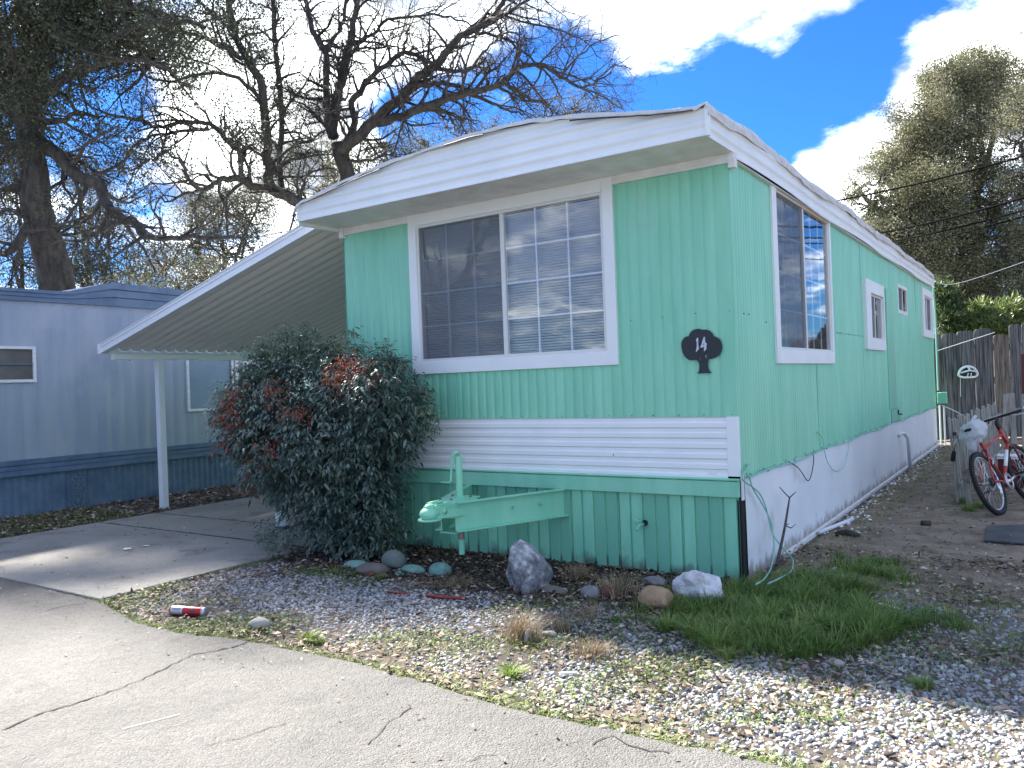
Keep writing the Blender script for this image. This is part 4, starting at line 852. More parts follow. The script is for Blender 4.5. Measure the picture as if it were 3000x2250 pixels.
# ================================================================== GROUND COVER
def noise2(x, y, seed=0, fq=1.):
    rs = np.random.RandomState(seed); o = np.zeros_like(x)
    for k in range(10): a = rs.rand()*6.28; f = fq*(1+rs.rand()*4); o += np.sin((x*math.cos(a)+y*math.sin(a))*f+rs.rand()*6.28)
    return o/10*1.8
def sstep(a, b, x): t = np.clip((x-a)/(b-a), 0, 1); return t*t*(3-2*t)
def road_y(x): return np.interp(x, [p[0] for p in edge], [p[1] for p in edge])
def grass_mask(x, y):
    # long grass round the home corner and along the first metres of the plinth
    w_ = .45*noise2(x, y, 61, 2.2)
    e = sstep(.15, -.75, np.abs((x-.45)/.98)**2+np.abs((y+.60)/.92)**2-1+w_)
    e2 = sstep(.1, -.6, ((x-.72)/.42)**2+((y-.45)/.95)**2-1+w_)*.55
    return np.clip(e+e2, 0, 1)*np.where((x < .02) & (y > -.06), 0, 1)
def gravel_den(x, y):
    d = .68+.80*noise2(x, y, 3, 1.9)
    a = np.exp(-(((x+2.4)/1.25)**2+((y+1.75)/.42)**2))            # clean patch left
    b = np.exp(-(((x-1.35)/1.15)**2+((y+1.9)/.75)**2))            # clean patch right
    d = d*.62+a*1.0+b*1.05
    d -= sstep(-1.25, -.75, y)*np.where(x < 0, .95, 0)
    d -= sstep(-2.35, -2.72, y)*np.where(x < .4, .55, .15)
    d -= sstep(-.3, .5, y)*.65*np.where(x > 0, 1, 0)
    d -= grass_mask(x, y)*1.0
    d -= .38*np.exp(-(((x+.9)/.8)**2+((y+2.15)/.5)**2))
    return np.clip(d, .03, 1)
def scatter(n, x0, x1, y0, y1, den):
    x = NR.uniform(x0, x1, n); y = NR.uniform(y0, y1, n); k = (NR.rand(n) < den(x, y)) & (y > road_y(x)+.01) & ~((x < .0) & (y > -.015)) & ~((x < -4.11) & (y > -2.62)); return x[k], y[k]
x, y = scatter(118000, -4.4, 3.4, -2.8, 1.2, gravel_den)
bV, bF = ico(1); n = len(x)
def pebbles(name, x, y, smin, smax, m, zoff=.004, **k):
    n = len(x); s = smin+(smax-smin)*NR.rand(n)**2.2
    V = bV[None]*(1+.30*NR.normal(size=(n, 12, 1))*.55); V = V*np.stack([NR.uniform(.8, 1.35, n), NR.uniform(.6, 1.0, n), NR.uniform(.42, .8, n)], 1)[:, None]*s[:, None, None]
    a = NR.rand(n)*6.28; tl = NR.normal(size=n)*.3; ca, sa = np.cos(a)[:, None], np.sin(a)[:, None]
    z_ = V[..., 2]+V[..., 0]*np.sin(tl)[:, None]; X = V[..., 0]*ca-V[..., 1]*sa+x[:, None]; Y = V[..., 0]*sa+V[..., 1]*ca+y[:, None]; Z = z_+s[:, None]*.35+zoff+NR.rand(n)[:, None]*.006
    V = np.stack([X, Y, Z], -1).reshape(-1, 3); Fq = (bF[None]+(np.arange(n)*12)[:, None, None]).reshape(-1, 3)
    t = np.repeat(np.clip(NR.normal(.5, .2, n), 0, .93)+(NR.rand(n) < .02)*.5, 12)
    return fast(name, V, Fq, m, tint=np.clip(t, 0, 1), **k)
pebbles('gravel', x, y, .006, .0185, 'gravel', zoff=.001, kind='stuff')
x, y = scatter(9000, .05, 4.5, -.3, 12, lambda x, y: np.where((y < 2.6), .14, .05)*(1+.8*noise2(x, y, 9, 2))+np.where(x < .35, .22, 0))
pebbles('path_pebbles', x, y, .006, .018, 'gravel', kind='stuff')
def flat_leaves(name, x, y, size, m, z=.02, aspect=.45, **k):
    P = np.stack([x, y, np.full_like(x, z)+NR.rand(len(x))*.012], 1); n = len(x)
    a = np.stack([NR.normal(size=n), NR.normal(size=n), NR.normal(size=n)*.18], 1); a /= np.linalg.norm(a, axis=1)[:, None]
    up = np.stack([NR.normal(size=n)*.35, NR.normal(size=n)*.35, np.ones(n)], 1); b = np.cross(a, up); b /= np.linalg.norm(b, axis=1)[:, None]; c = np.cross(b, a)
    L_ = size*(.5+NR.rand(n, 1)); p2 = P+a*L_; pm = P+a*L_*.5+c*L_*.12; w = b*L_*aspect*.5
    V = np.stack([P, pm+w, p2, pm-w], 1).reshape(-1, 3); return fast(name, V, np.arange(n*4).reshape(-1, 4), m, tint=np.repeat(NR.rand(n), 4), **k)
x, y = scatter(38000, -4.4, 3.4, -2.8, 1.5, lambda x, y: np.clip(.25+.5*noise2(x, y, 5, 2)+sstep(-2.3, -2.7, y)*.25+np.where((y > -1.2) & (x < -.2), .35, 0)-.5*grass_mask(x, y)-np.exp(-(((x+2.4)/1.2)**2+((y+1.7)/.35)**2))*.35, .05, 1))
flat_leaves('leaf_litter', x, y, .042, 'litter', .024, kind='stuff')
x, y = NR.uniform(-9.6, -7.9, 7000), NR.uniform(-2.6, 8, 7000); flat_leaves('litter_strip', x, y, .06, 'litter', .02, kind='stuff')
x, y = NR.uniform(.08, 4, 3000), NR.uniform(-.2, 12, 3000); flat_leaves('path_litter', x, y, .04, 'litter', .016, kind='stuff')
x, y = NR.uniform(-4.2, -.05, 4200), -NR.rand(4200)**1.5*1.0-.02; flat_leaves('mulch', x, y, .045, mat('dark_mulch', None, .9, tint=[(0, (.012, .010, .009)), (.7, (.045, .034, .026)), (1, (.16, .12, .09))]), .02, kind='stuff')
x, y = NR.uniform(-7.8, -4.2, 170), NR.uniform(-2.5, 2, 170); flat_leaves('driveway_litter', x, y, .03, 'litter', .038, kind='stuff')
x = NR.uniform(-6, 4, 240); y = road_y(x)-np.abs(NR.normal(size=240))*.35; flat_leaves('road_litter', x, y, .022, 'litter', .034, kind='stuff')
def blades(name, x, y, h, w, m, lean=.5, z=.0, tint=None, segs=3, dirs=None, **k):
    n = len(x); a = NR.rand(n)*6.28 if dirs is None else dirs; d = np.stack([np.cos(a), np.sin(a)], 1); pr = np.stack([-d[:, 1], d[:, 0]], 1)
    ln = lean*(.3+NR.rand(n)); H = h*(.5+.7*NR.rand(n)) if np.isscalar(h) else h*(.6+.6*NR.rand(n)); L_ = []
    for i in range(segs+1):
        t = i/segs; ww = w*(1-t**1.6)*.5+.0003; off = (ln*t**2*H)[:, None]*d; zz = z+H*t*(1-.35*ln*t)
        for sg in (-1, 1): q = off+pr*ww*sg; L_.append(np.stack([x+q[:, 0], y+q[:, 1], zz], 1))
    V = np.stack(L_, 1); kk = 2*(segs+1); V = V.reshape(-1, 3); Fq = np.array([[2*i, 2*i+1, 2*i+3, 2*i+2] for i in range(segs)])
    Fq = (Fq[None]+(np.arange(n)*kk)[:, None, None]).reshape(-1, 4); t = (NR.rand(n) if tint is None else tint)
    return fast(name, V, Fq, m, tint=np.repeat(t, kk), **k)
# long grass in tussocks
cx = NR.uniform(-.5, 1.7, 1500); cy = NR.uniform(-1.75, 1.6, 1500); k = (NR.rand(1500) < grass_mask(cx, cy)) & ~((cx < .04) & (cy > -.05)); cx, cy = cx[k], cy[k]
nb_ = 30; x = np.repeat(cx, nb_)+NR.normal(size=len(cx)*nb_)*.03; y = np.repeat(cy, nb_)+NR.normal(size=len(cx)*nb_)*.03
hh = np.repeat(NR.uniform(.05, .17, len(cx))*(.35+.65*grass_mask(cx, cy)), nb_); dr = np.arctan2(y-np.repeat(cy, nb_), x-np.repeat(cx, nb_))+NR.normal(size=len(x))*.5
kk = ~((x < .03) & (y > -.02))
tn = np.clip(NR.normal(.45, .2, len(x))+np.repeat(NR.normal(size=len(cx))*.18, nb_), 0, 1)
blades('grass', x[kk], y[kk], hh[kk], .0055, 'grass', .9, .01, tn[kk], dirs=dr[kk], kind='stuff')
x = NR.normal(size=9000)*.85+.5; y = NR.normal(size=9000)*.85-.55; k = ~((x < .04) & (y > -.03)) & (y > -2.5); blades('grass_fringe', x[k], y[k], .055, .0045, 'grass', 1.2, .01, None, 2, kind='stuff')
# separate tussocks in the front
tus = [(2100, 1900, .14), (2230, 1880, .13), (2400, 1850, .13), (2540, 1830, .10), (2130, 1935, .08), (1960, 1850, .12), (1990, 1770, .12), (2010, 1790, .10), (2160, 1790, .12), (1120, 1700, .05), (905, 1882, .07), (930, 1890, .05), (2160, 1870, .14), (2330, 1880, .12), (2470, 1850, .12), (2040, 1870, .12), (2260, 1820, .15), (2700, 2020, .06), (1500, 1985, .07), (2840, 1500, .10), (2870, 1490, .1), (2820, 1475, .1)]
GT = ['bright green grass tussock at the front left edge of the lawn', 'green grass tussock second along the lawn front edge', 'green grass tussock in middle of the lawn front edge', 'small grass tussock at right end of the lawn front edge']
for i, (u, v, h) in enumerate(tus):
    p = gnd(u, v); n = int(90+900*h); r_ = NR.normal(size=(n, 2))*h*.28; o = blades('grass_tussock', p.x+r_[:, 0], p.y+r_[:, 1], h, .0055, 'grass', 1.1, .01, np.clip(NR.normal(.62, .2, n), 0, 1), dirs=np.arctan2(r_[:, 1], r_[:, 0])+NR.normal(size=n)*.4, kind='stuff')
# dry tufts
for (u, v, h, sp, n, l) in ((1530, 1875, .17, .085, 420, 'tan dry grass tuft standing in the middle of the yard'), (1740, 1925, .09, .09, 260, 'low greyish dry grass tuft right of the tan tuft, nearer the road'), (1645, 1852, .10, .05, 140, 'small dry grass tuft directly right of the tan one'), (1810, 1745, .16, .14, 420, 'wispy dry grass among stones left of the tan rock'), (1700, 1700, .14, .10, 220, 'wispy dry grass against skirt behind the grey stones'), (1330, 1712, .07, .18, 500, 'flattened dry grass mat right of the mint egg cobble'), (1720, 1810, .08, .12, 200, 'faded dry grass below the red stone'), (1200, 1725, .05, .15, 200, 'flattened dry stalks in front of the cobble pile')):
    p = gnd(u, v); r_ = NR.normal(size=(n, 2))*sp*.55; tag(blades('dry_grass_tuft', p.x+r_[:, 0], p.y+r_[:, 1], h, .0035, 'dry', .8 if h > .08 else 2.2, .01), l, 'dry grass')
# creeping weeds along the road edge and among the gravel
den = lambda x, y: np.clip(.10+1.25*noise2(x, y, 21, 2.2)+sstep(-2.1, -2.6, y)*.45*np.where(x < .5, 1, .4)-np.exp(-(((x+2.4)/1.2)**2+((y+1.7)/.35)**2))*.8-.8*np.exp(-(((x-1.35)/1.0)**2+((y+1.9)/.55)**2))-sstep(-1.3, -.9, y)*np.where(x < 0, .6, 0), 0, 1)
x, y = scatter(46000, -4.3, 3.4, -2.78, .2, den)
blades('weeds', x, y, .042, .006, 'weed', 1.6, .012, np.clip(NR.normal(.5, .25, len(x)), 0, 1), 2, kind='stuff')
flat_leaves('weed_leaves', x[::2]+.01, y[::2], .028, 'weed', .026, .5, kind='stuff')
x = NR.uniform(-4.3, 2.4, 3500); y = road_y(x)+np.abs(NR.normal(size=3500))*.05-.01; blades('weeds', x, y, .035, .005, 'weed', 1.6, .012, None, 2, kind='stuff')
x = np.concatenate([NR.normal(size=2200)*.03-4.10, NR.uniform(-7.9, -4.1, 700)]); y = np.concatenate([NR.uniform(-2.6, -.6, 2200), NR.normal(size=700)*.014-2.60]); k = NR.rand(len(x)) < .5+.6*noise2(x, y, 30, 4); blades('weeds', x[k], y[k], .03, .004, 'weed', 1.4, .012, None, 2, kind='stuff')
x, y = NR.uniform(-9.6, -7.95, 5200), NR.uniform(-2.8, .2, 5200); blades('weeds', x, y, .05, .006, 'weed', 1.3, .012, None, 2, kind='stuff')
x, y = NR.uniform(.1, .5, 1500), NR.uniform(1, 12, 1500); blades('weeds', x, y, .05, .005, 'grass', 1.3, .012, None, 2, kind='stuff')
# pale paint flakes along the foot of the plinth
x, y = .08+np.abs(NR.normal(size=420))*.12, NR.uniform(2., 12.2, 420); flat_leaves('paint_flakes', x, y, .038, 'white_dirty', .02, .7, kind='stuff')
# dead sapling against the plinth
sap = MB(); A = [Vector(onx(u, v, x)) for u, v, x in ((2275, 1655, .28), (2290, 1590, .2), (2300, 1540, .15), (2308, 1490, .12), (2313, 1458, .1))]
sap.tube(A, [.012, .011, .010, .008, .006], 7); sap.tube([A[-1], onx(2298, 1443, .10), onx(2284, 1427, .08)], [.005, .004, .003], 6); sap.tube([A[-1], onx(2322, 1450, .12), onx(2332, 1441, .12)], [.006, .005, .003], 6)
sap.tube([A[2], onx(2318, 1547, .16), onx(2331, 1536, .16)], [.005, .004, .002], 6); sap.tube([A[2], onx(2310, 1534, .18)], [.005, .003], 6)
tag(sap.build('dead_sapling', 'bark', smooth=True), 'bare dead sapling with forked top in front of the white plinth', 'sapling')

# ================================================================== NANDINA SHRUB
shrub = thing('nandina_shrub', 'big leafy shrub with red berry clusters at the front left corner of the mint home', 'shrub')
LB_ = [(790, 1160, 8.0, .34), (890, 1140, 7.9, .36), (1010, 1130, 7.6, .36), (1130, 1170, 7.3, .40), (1165, 1215, 7.15, .27), (830, 1290, 7.8, .48), (735, 1220, 8.0, .32), (980, 1290, 7.5, .50), (1100, 1310, 7.3, .36), (920, 1440, 7.7, .32), (810, 1370, 7.9, .27), (1010, 1460, 7.5, .36), (1100, 1450, 7.3, .26), (1050, 1560, 7.4, .24), (960, 1540, 7.5, .20), (730, 1300, 8.0, .20), (1130, 1080, 7.4, .15), (1130, 1560, 7.3, .18), (1185, 1290, 7.2, .14)]
LB = [(u-12 if u > 1080 else u, v, D, r*.93) for u, v, D, r in LB_]
sp_c = []; sp_d = []
base = gnd(1050, 1600)
for u, v, D, r in LB:
    c = at(u, v, D); n = int(370*r*r/.16)
    d = rnd_unit(n); rr = r*(.45+.62*NR.rand(n)**.6)*(1+.22*fbm(d*2.2, int(u+v), 3)); P = np.array(c)+d*rr[:, None]*np.array([1, .85, 1]); sp_c.append(P); sp_d.append(d)
SPc = np.concatenate(sp_c); SPd = np.concatenate(sp_d); k = ~((SPc[:, 0] > -4.10) & (SPc[:, 1] > -.10)) & (SPc[:, 2] > .08); SPc, SPd = SPc[k], SPd[k]
def sprays(P, D, leaf, nl, tint_mu, mats, name, spread=.095, **kw):
    n = len(P); ax = D*np.array([1, 1, .25])+np.array([0, 0, -.35])+rnd_unit(n)*.62; ax /= np.linalg.norm(ax, axis=1)[:, None]
    C_ = []; Dd = []; T_ = []
    for j in range(nl):
        t = (j//2+.4)/(nl/2); side = (1 if j % 2 else -1); b = np.cross(ax, rnd_unit(n)*.3+np.array([0, 0, 1.])); b /= np.linalg.norm(b, axis=1)[:, None]+1e-9
        C_.append(P+ax*spread*t*1.6+NR.normal(size=(n, 3))*.008); dd = ax*.75+b*side*.75+np.array([0, 0, -.35]); Dd.append(dd/np.linalg.norm(dd, axis=1)[:, None]); T_.append(np.clip(NR.normal(tint_mu, .16, n), 0, 1))
    C_ = np.concatenate(C_); Dd = np.concatenate(Dd); n = len(C_)
    a = Dd+rnd_unit(n)*.22; a /= np.linalg.norm(a, axis=1)[:, None]; b = np.cross(a, rnd_unit(n)*.5+np.array([0, 0, 1.])); b /= np.linalg.norm(b, axis=1)[:, None]+1e-9; c = np.cross(b, a); L_ = leaf*(.6+.7*NR.rand(n, 1)); w = L_*.17
    p0 = C_; m1 = C_+a*L_*.33; m2 = C_+a*L_*.66-np.array([0, 0, 1.])*L_*.06; p2 = C_+a*L_-np.array([0, 0, 1.])*L_*.16; f = c*L_*.05
    V = np.stack([p0, m1+b*w+f, m1, m1-b*w+f, m2+b*w*.8+f, m2, m2-b*w*.8+f, p2], 1).reshape(-1, 3)
    Q = np.array([[0, 2, 1, 1], [0, 3, 2, 2], [1, 2, 5, 4], [2, 3, 6, 5], [4, 5, 7, 7], [5, 6, 7, 7]])
    tri = np.array([[0, 2, 1], [0, 3, 2], [1, 2, 5], [1, 5, 4], [2, 3, 6], [2, 6, 5], [4, 5, 7], [5, 6, 7]])
    Fq = (tri[None]+(np.arange(n)*8)[:, None, None]).reshape(-1, 3); return fast(name, V, Fq, mats, tint=np.repeat(np.concatenate(T_), 8), smooth=True, **kw)
sprays(SPc, SPd, .064, 7, .45, 'nandina', 'foliage', parent=shrub)
# finer light shoots on top and out to the left
fp = []
for u, v, D, r, n in ((830, 1040, 8.0, .26, 210), (760, 1110, 8.1, .24, 150), (960, 1050, 7.8, .20, 110), (690, 1190, 8.1, .22, 170), (730, 1110, 8.0, .2, 110), (1100, 1090, 7.3, .2, 60), (900, 1030, 7.9, .24, 190), (800, 1080, 8.0, .26, 200), (980, 1050, 7.7, .2, 110), (760, 1040, 8.0, .16, 60), (900, 980, 7.9, .12, 26), (840, 975, 8.0, .10, 16), (1230, 1130, 7.1, .12, 20), (650, 1150, 8.1, .12, 20), (645, 1210, 8.1, .12, 24), (1265, 1210, 7.0, .08, 10), (1000, 1620, 7.4, .2, 40), (1100, 1620, 7.2, .2, 40), (1040, 1020, 7.5, .10, 26), (1120, 1035, 7.35, .13, 40), (1030, 970, 7.6, .07, 12), (1180, 1060, 7.25, .08, 16), (800, 1560, 7.8, .22, 60), (1240, 1190, 7.0, .12, 22), (1255, 1250, 7.0, .10, 16), (1175, 1570, 7.2, .18, 36), (860, 1590, 7.7, .2, 36), (670, 1240, 8.1, .12, 30), (1180, 1640, 7.1, .1, 12)):
    fp.append(np.array(at(u, v, D))+rnd_unit(n)*(r*NR.rand(n, 1)**.5))
fp = np.concatenate(fp); k = ~((fp[:, 0] > -4.12) & (fp[:, 1] > -.06)) & (fp[:, 2] > .05); fp = fp[k]
sprays(fp, rnd_unit(len(fp))*.6+np.array([0, 0, .9]), .045, 6, .74, 'nandina', 'young_shoots', spread=.06, parent=shrub)
mb = MB()
for i in range(60):
    q = SPc[NR.randint(len(SPc))] if i < 46 else fp[NR.randint(len(fp))]; b0 = Vector((base.x+R.uniform(-.16, .16), base.y+R.uniform(-.1, .1), 0)); q = Vector(q); mm = b0.lerp(q, .5)+Vector((0, 0, .22)); mm.x = (mm.x+b0.x)/2
    P_ = [b0, b0.lerp(mm, .5)+Vector((0, 0, .12)), mm, q]
    mb.tube(P_, [.009, .008, .006, .002], 5)
mb.build('cane', 'stem', shrub, smooth=True)
bpx = [(992, 1085, 7.2, 120), (1055, 1075, 7.1, 110), (1020, 1062, 7.25, 60), (800, 1150, 7.65, 120), (868, 1213, 7.45, 130), (680, 1215, 7.9, 120), (668, 1180, 7.95, 70), (700, 1245, 7.85, 80), (790, 1320, 7.5, 90), (728, 1395, 7.8, 60), (675, 1300, 7.9, 50), (1090, 1115, 7.05, 40), (640, 1240, 8.0, 30), (975, 1120, 7.2, 60), (700, 1160, 7.9, 50)]
M['redleaf'] = mat('russet_leaf', None, .5, tint=[(0, (.10, .04, .025)), (.5, (.22, .07, .035)), (1, (.30, .20, .06))], trans=.3)
rl = np.concatenate([np.array(at(u, v, D-.15))+rnd_unit(9)*.16*NR.rand(9, 1)**.5 for u, v, D, n in bpx if u < 1000]); sprays(rl, rnd_unit(len(rl))*.6+np.array([0, 0, .4]), .04, 6, .5, 'redleaf', 'russet_leaves', spread=.06, parent=shrub)
for u, v, D, n in bpx:
    c = at(u, v, D-.18); n = int(n*.6); V0, F0 = ico(1); P = np.array(c)+NR.normal(size=(n, 3))*np.array([.085, .07, .07]); s = .0055*(1+.3*NR.rand(n))
    V = (V0[None]*s[:, None, None]+P[:, None]).reshape(-1, 3); Fq = (F0[None]+(np.arange(n)*12)[:, None, None]).reshape(-1, 3); fast('berry_cluster', V, Fq, 'berry', shrub, smooth=True, kind='stuff')

# ================================================================== TREES
class Tubes:
    """many thin tapered tubes gathered with numpy"""
    def __init__(s): s.V = []; s.F = []; s.n = 0
    def add(s, P, r, k):
        P = np.asarray(P, float); n = len(P); d = np.gradient(P, axis=0); d /= np.linalg.norm(d, axis=1)[:, None]+1e-9
        ref = np.array([.31, .52, .79]) if abs(d[0]@np.array([.31, .52, .79])) < .9 else np.array([1., 0, 0])
        a = np.cross(d, ref); a /= np.linalg.norm(a, axis=1)[:, None]+1e-9; b = np.cross(d, a)
        an = np.arange(k)*2*PI/k; ring = P[:, None]+(a[:, None]*np.cos(an)[None, :, None]+b[:, None]*np.sin(an)[None, :, None])*np.asarray(r)[:, None, None]
        s.V.append(ring.reshape(-1, 3)); i = np.arange(n-1)[:, None]*k; j = np.arange(k)[None]
        q = np.stack([i+j, i+(j+1) % k, i+k+(j+1) % k, i+k+j], -1).reshape(-1, 4)+s.n; s.F.append(q); s.n += n*k
    def build(s, name, m, parent, **k): return fast(name, np.concatenate(s.V), np.concatenate(s.F), m, parent, smooth=True, **k)
def smooth_path(P, r, sub=4, jit=.0):
    P = np.asarray(P, float); n = len(P); out = []; rr = []
    for i in range(n-1):
        p0, p1, p2, p3 = P[max(i-1, 0)], P[i], P[i+1], P[min(i+2, n-1)]
        for k in range(sub):
            t = k/sub; out.append(.5*((2*p1)+(p2-p0)*t+(2*p0-5*p1+4*p2-p3)*t*t+(3*p1-p0-3*p2+p3)*t**3)+NR.normal(size=3)*jit); rr.append(r[i]+(r[i+1]-r[i])*t)
    out.append(P[-1]); rr.append(r[-1]); return np.array(out), np.array(rr)
def sprout(T, P, r, level, spec, tips, up=.15):
    """spec[level] = (spacing, length, wiggle, angle, droop)"""
    if level >= len(spec): return
    sp, ln, wig, ang, droop = spec[level]; seg = np.linalg.norm(np.diff(P, axis=0), axis=1); tot = seg.sum()
    if tot < 1e-3: return
    cum = np.concatenate([[0], np.cumsum(seg)]); n = max(1, int(tot/sp*R.uniform(.8, 1.25))); start = .05 if level == 0 else .2
    for i in range(n):
        t = tot*(start+(1-start)*(i+R.random())/n); k = min(len(seg)-1, int(np.searchsorted(cum, t))-1); k = max(k, 0); f = (t-cum[k])/(seg[k]+1e-9)
        p = P[k]+(P[k+1]-P[k])*f; rad_ = r[k]+(r[k+1]-r[k])*f; d = (P[k+1]-P[k])/(seg[k]+1e-9); e = NR.normal(size=3); e -= d*(e@d); e /= np.linalg.norm(e)+1e-9
        a = ang*R.uniform(.6, 1.4); q = d*math.cos(a)+e*math.sin(a); q[2] += up-droop; L_ = ln*R.uniform(.45, 1.25)*(1-.35*t/tot); m_ = 5 if level < 2 else 4
        pts = [p]; dirv = q/np.linalg.norm(q)
        for s_ in range(m_):
            dirv = dirv+NR.normal(size=3)*wig; dirv[2] += -droop*.35+up*.1; dirv /= np.linalg.norm(dirv); pts.append(pts[-1]+dirv*L_/m_)
        pts = np.array(pts); r0 = min(rad_*.62, ln*.028+.001); rr = np.linspace(r0, max(r0*.28, .0028), len(pts))
        T.add(pts, rr, 5 if level == 0 else 3); tips.append(pts)
        sprout(T, pts, rr, level+1, spec, tips, up)
def clump_leaves(name, Cn, per, spread, size, m, parent, tone=None, aspect=.55, **k):
    Cn = np.asarray(Cn); n = len(Cn); P = np.repeat(Cn, per, 0)+NR.normal(size=(n*per, 3))*spread; t = np.repeat(NR.normal(.45, .17, n) if tone is None else tone, per)+NR.normal(size=n*per)*.14
    V, Fq, tt = leaves(P, size, aspect, tint=np.clip(t, 0, 1)); return fast(name, V, Fq, m, parent, tint=tt, **k)
def px(path, D0, D1): return [np.array(at(u, v, D0+(D1-D0)*i/(len(path)-1))) for i, (u, v) in enumerate(path)]

# ---- the bare oak behind the home (its limbs followed one by one)
oak = thing('bare_oak', 'big leafless oak with black crooked limbs rising behind the mint home roof', 'tree')
T = Tubes(); tips = []
root = np.array([-12.7, 8.7, 0.]); g1 = px([(1018, 640), (1018, 517), (997, 451), (990, 420)], 20, 20)
LIMB = [  # (path in the photograph, depth start/end, radius start/end, twig richness)
 ([(992, 440), (1013, 430), (1069, 379), (1125, 328), (1187, 277), (1218, 236), (1279, 190), (1310, 149), (1361, 102), (1433, 61), (1469, 10), (1500, -70)], 20, 17.5, .24, .06),
 ([(1430, 62), (1469, 46), (1545, 0), (1590, -30)], 17.9, 16.6, .07, .03),
 ([(1100, 352), (1125, 359), (1187, 333), (1259, 307), (1335, 282), (1376, 272), (1443, 256), (1489, 231), (1515, 200), (1581, 190), (1643, 225), (1699, 254), (1740, 246), (1791, 212)], 19.6, 15.8, .17, .018),
 ([(1643, 225), (1700, 160), (1760, 122), (1835, 100)], 16.5, 15.8, .035, .010),
 ([(1699, 254), (1780, 292), (1835, 330)], 16.2, 16.6, .03, .010), ([(1581, 190), (1640, 120), (1700, 60)], 17.2, 17.6, .035, .010), ([(1469, 46), (1600, 80), (1700, 112), (1760, 170)], 17.8, 17.0, .04, .010),
 ([(1740, 246), (1800, 190), (1850, 205)], 16.0, 15.7, .025, .010), ([(1376, 272), (1443, 302), (1489, 323), (1540, 335)], 18.6, 18.9, .07, .02),
 ([(1480, 240), (1545, 287), (1592, 302), (1620, 330)], 17.8, 18.4, .07, .02),
 ([(1205, 252), (1212, 251), (1259, 246), (1300, 243), (1346, 254), (1380, 272)], 19, 18.4, .09, .06),
 ([(1275, 198), (1335, 210), (1382, 195), (1412, 154), (1458, 113), (1475, 80)], 18.9, 20.4, .08, .02),
 ([(1388, 92), (1464, 108), (1515, 138), (1581, 190)], 18.4, 17.4, .06, .025),
 ([(1512, 205), (1522, 133), (1535, 105)], 16.9, 17.6, .05, .02),
 ([(1000, 440), (1040, 360), (1028, 312), (1054, 272), (1079, 231), (1131, 190), (1187, 154), (1248, 179), (1279, 192)], 20, 18.8, .13, .06),
 ([(977, 400), (977, 379), (987, 307), (1002, 225), (1028, 128), (1038, 51), (1049, 0), (1060, -120)], 20, 20.6, .17, .08),
 ([(975, 405), (961, 359), (956, 256), (951, 154), (915, 92), (900, 26), (885, -90)], 20, 21.5, .16, .07),
 ([(953, 158), (967, 128), (1002, 72), (1013, 0), (1020, -80)], 20.8, 21.2, .10, .05),
 ([(1030, 130), (1095, 102), (1136, 56), (1207, 51), (1284, 46), (1351, 61), (1400, 80)], 20.4, 18.7, .07, .02),
 ([(982, 290), (1010, 160), (1095, 143), (1146, 133), (1200, 160)], 20.3, 19, .06, .02),
 ([(1015, 480), (1033, 471), (1095, 466), (1130, 451), (1166, 461)], 20, 18.7, .07, .015),
 ([(1187, 335), (1290, 318), (1325, 359), (1335, 389)], 19.3, 19.6, .06, .015),
 ([(905, 690), (891, 610), (840, 574), (789, 543), (789, 487), (779, 435), (768, 256), (727, 179), (681, 77), (670, -60)], 19.6, 18.5, .24, .09),
 ([(795, 548), (738, 548), (702, 523), (666, 523), (625, 538), (584, 553), (548, 512), (533, 476), (492, 446)], 19.3, 17.2, .15, .03),
 ([(707, 521), (702, 456), (666, 410), (615, 364), (543, 359), (461, 369), (410, 353), (359, 343), (307, 333), (271, 313), (225, 287)], 18.7, 16.2, .10, .02),
 ([(605, 372), (599, 379), (512, 389), (425, 405), (379, 446), (359, 492)], 17.8, 16.8, .07, .015),
 ([(488, 444), (482, 446), (461, 466), (420, 476), (389, 497), (338, 487), (300, 510)], 17.2, 16.4, .07, .015),
 ([(586, 552), (538, 569), (492, 589), (465, 578), (450, 640)], 18.1, 17.6, .06, .015),
 ([(830, 575), (830, 560), (820, 471), (825, 307), (799, 26), (790, -90)], 19.5, 20.5, .13, .07),
 ([(795, 480), (860, 430), (920, 405), (950, 380)], 19.2, 20.0, .06, .03),
 ([(900, 610), (880, 580), (900, 510), (960, 495), (1000, 505)], 19.4, 19.9, .06, .02),
 ([(770, 300), (700, 230), (600, 215), (480, 240), (380, 180)], 18.9, 17, .08, .02),
 ([(735, 190), (640, 130), (520, 90), (420, 120), (300, 60)], 18.7, 16.8, .09, .02),
 ([(688, 90), (600, 20), (500, -60)], 18.6, 17.6, .07, .03),
]
T.add(*smooth_path([root]+g1, [.36, .30, .21, .185, .175]), 9)
T.add(*smooth_path([root+np.array([-.35, -.2, 0])]+px([(905, 740), (905, 690)], 19.7, 19.6), [.30, .22, .18]), 9)
spec = [(.22, 1.5, .26, .95, .03), (.16, .72, .25, .85, .05), (.105, .36, .26, .8, .04)]
mids = []
for path, D0, D1, r0, r1 in LIMB:
    r0 *= .70; r1 *= .75
    P, rr = smooth_path(px(path, D0, D1), list(np.linspace(r0, r1, len(path))), 4, .018); T.add(P, rr, 7)
    if path[0][0] > 0: sprout(T, P, rr, 0, spec, tips); mids.append(P)
T.build('limbs', 'bark', oak)
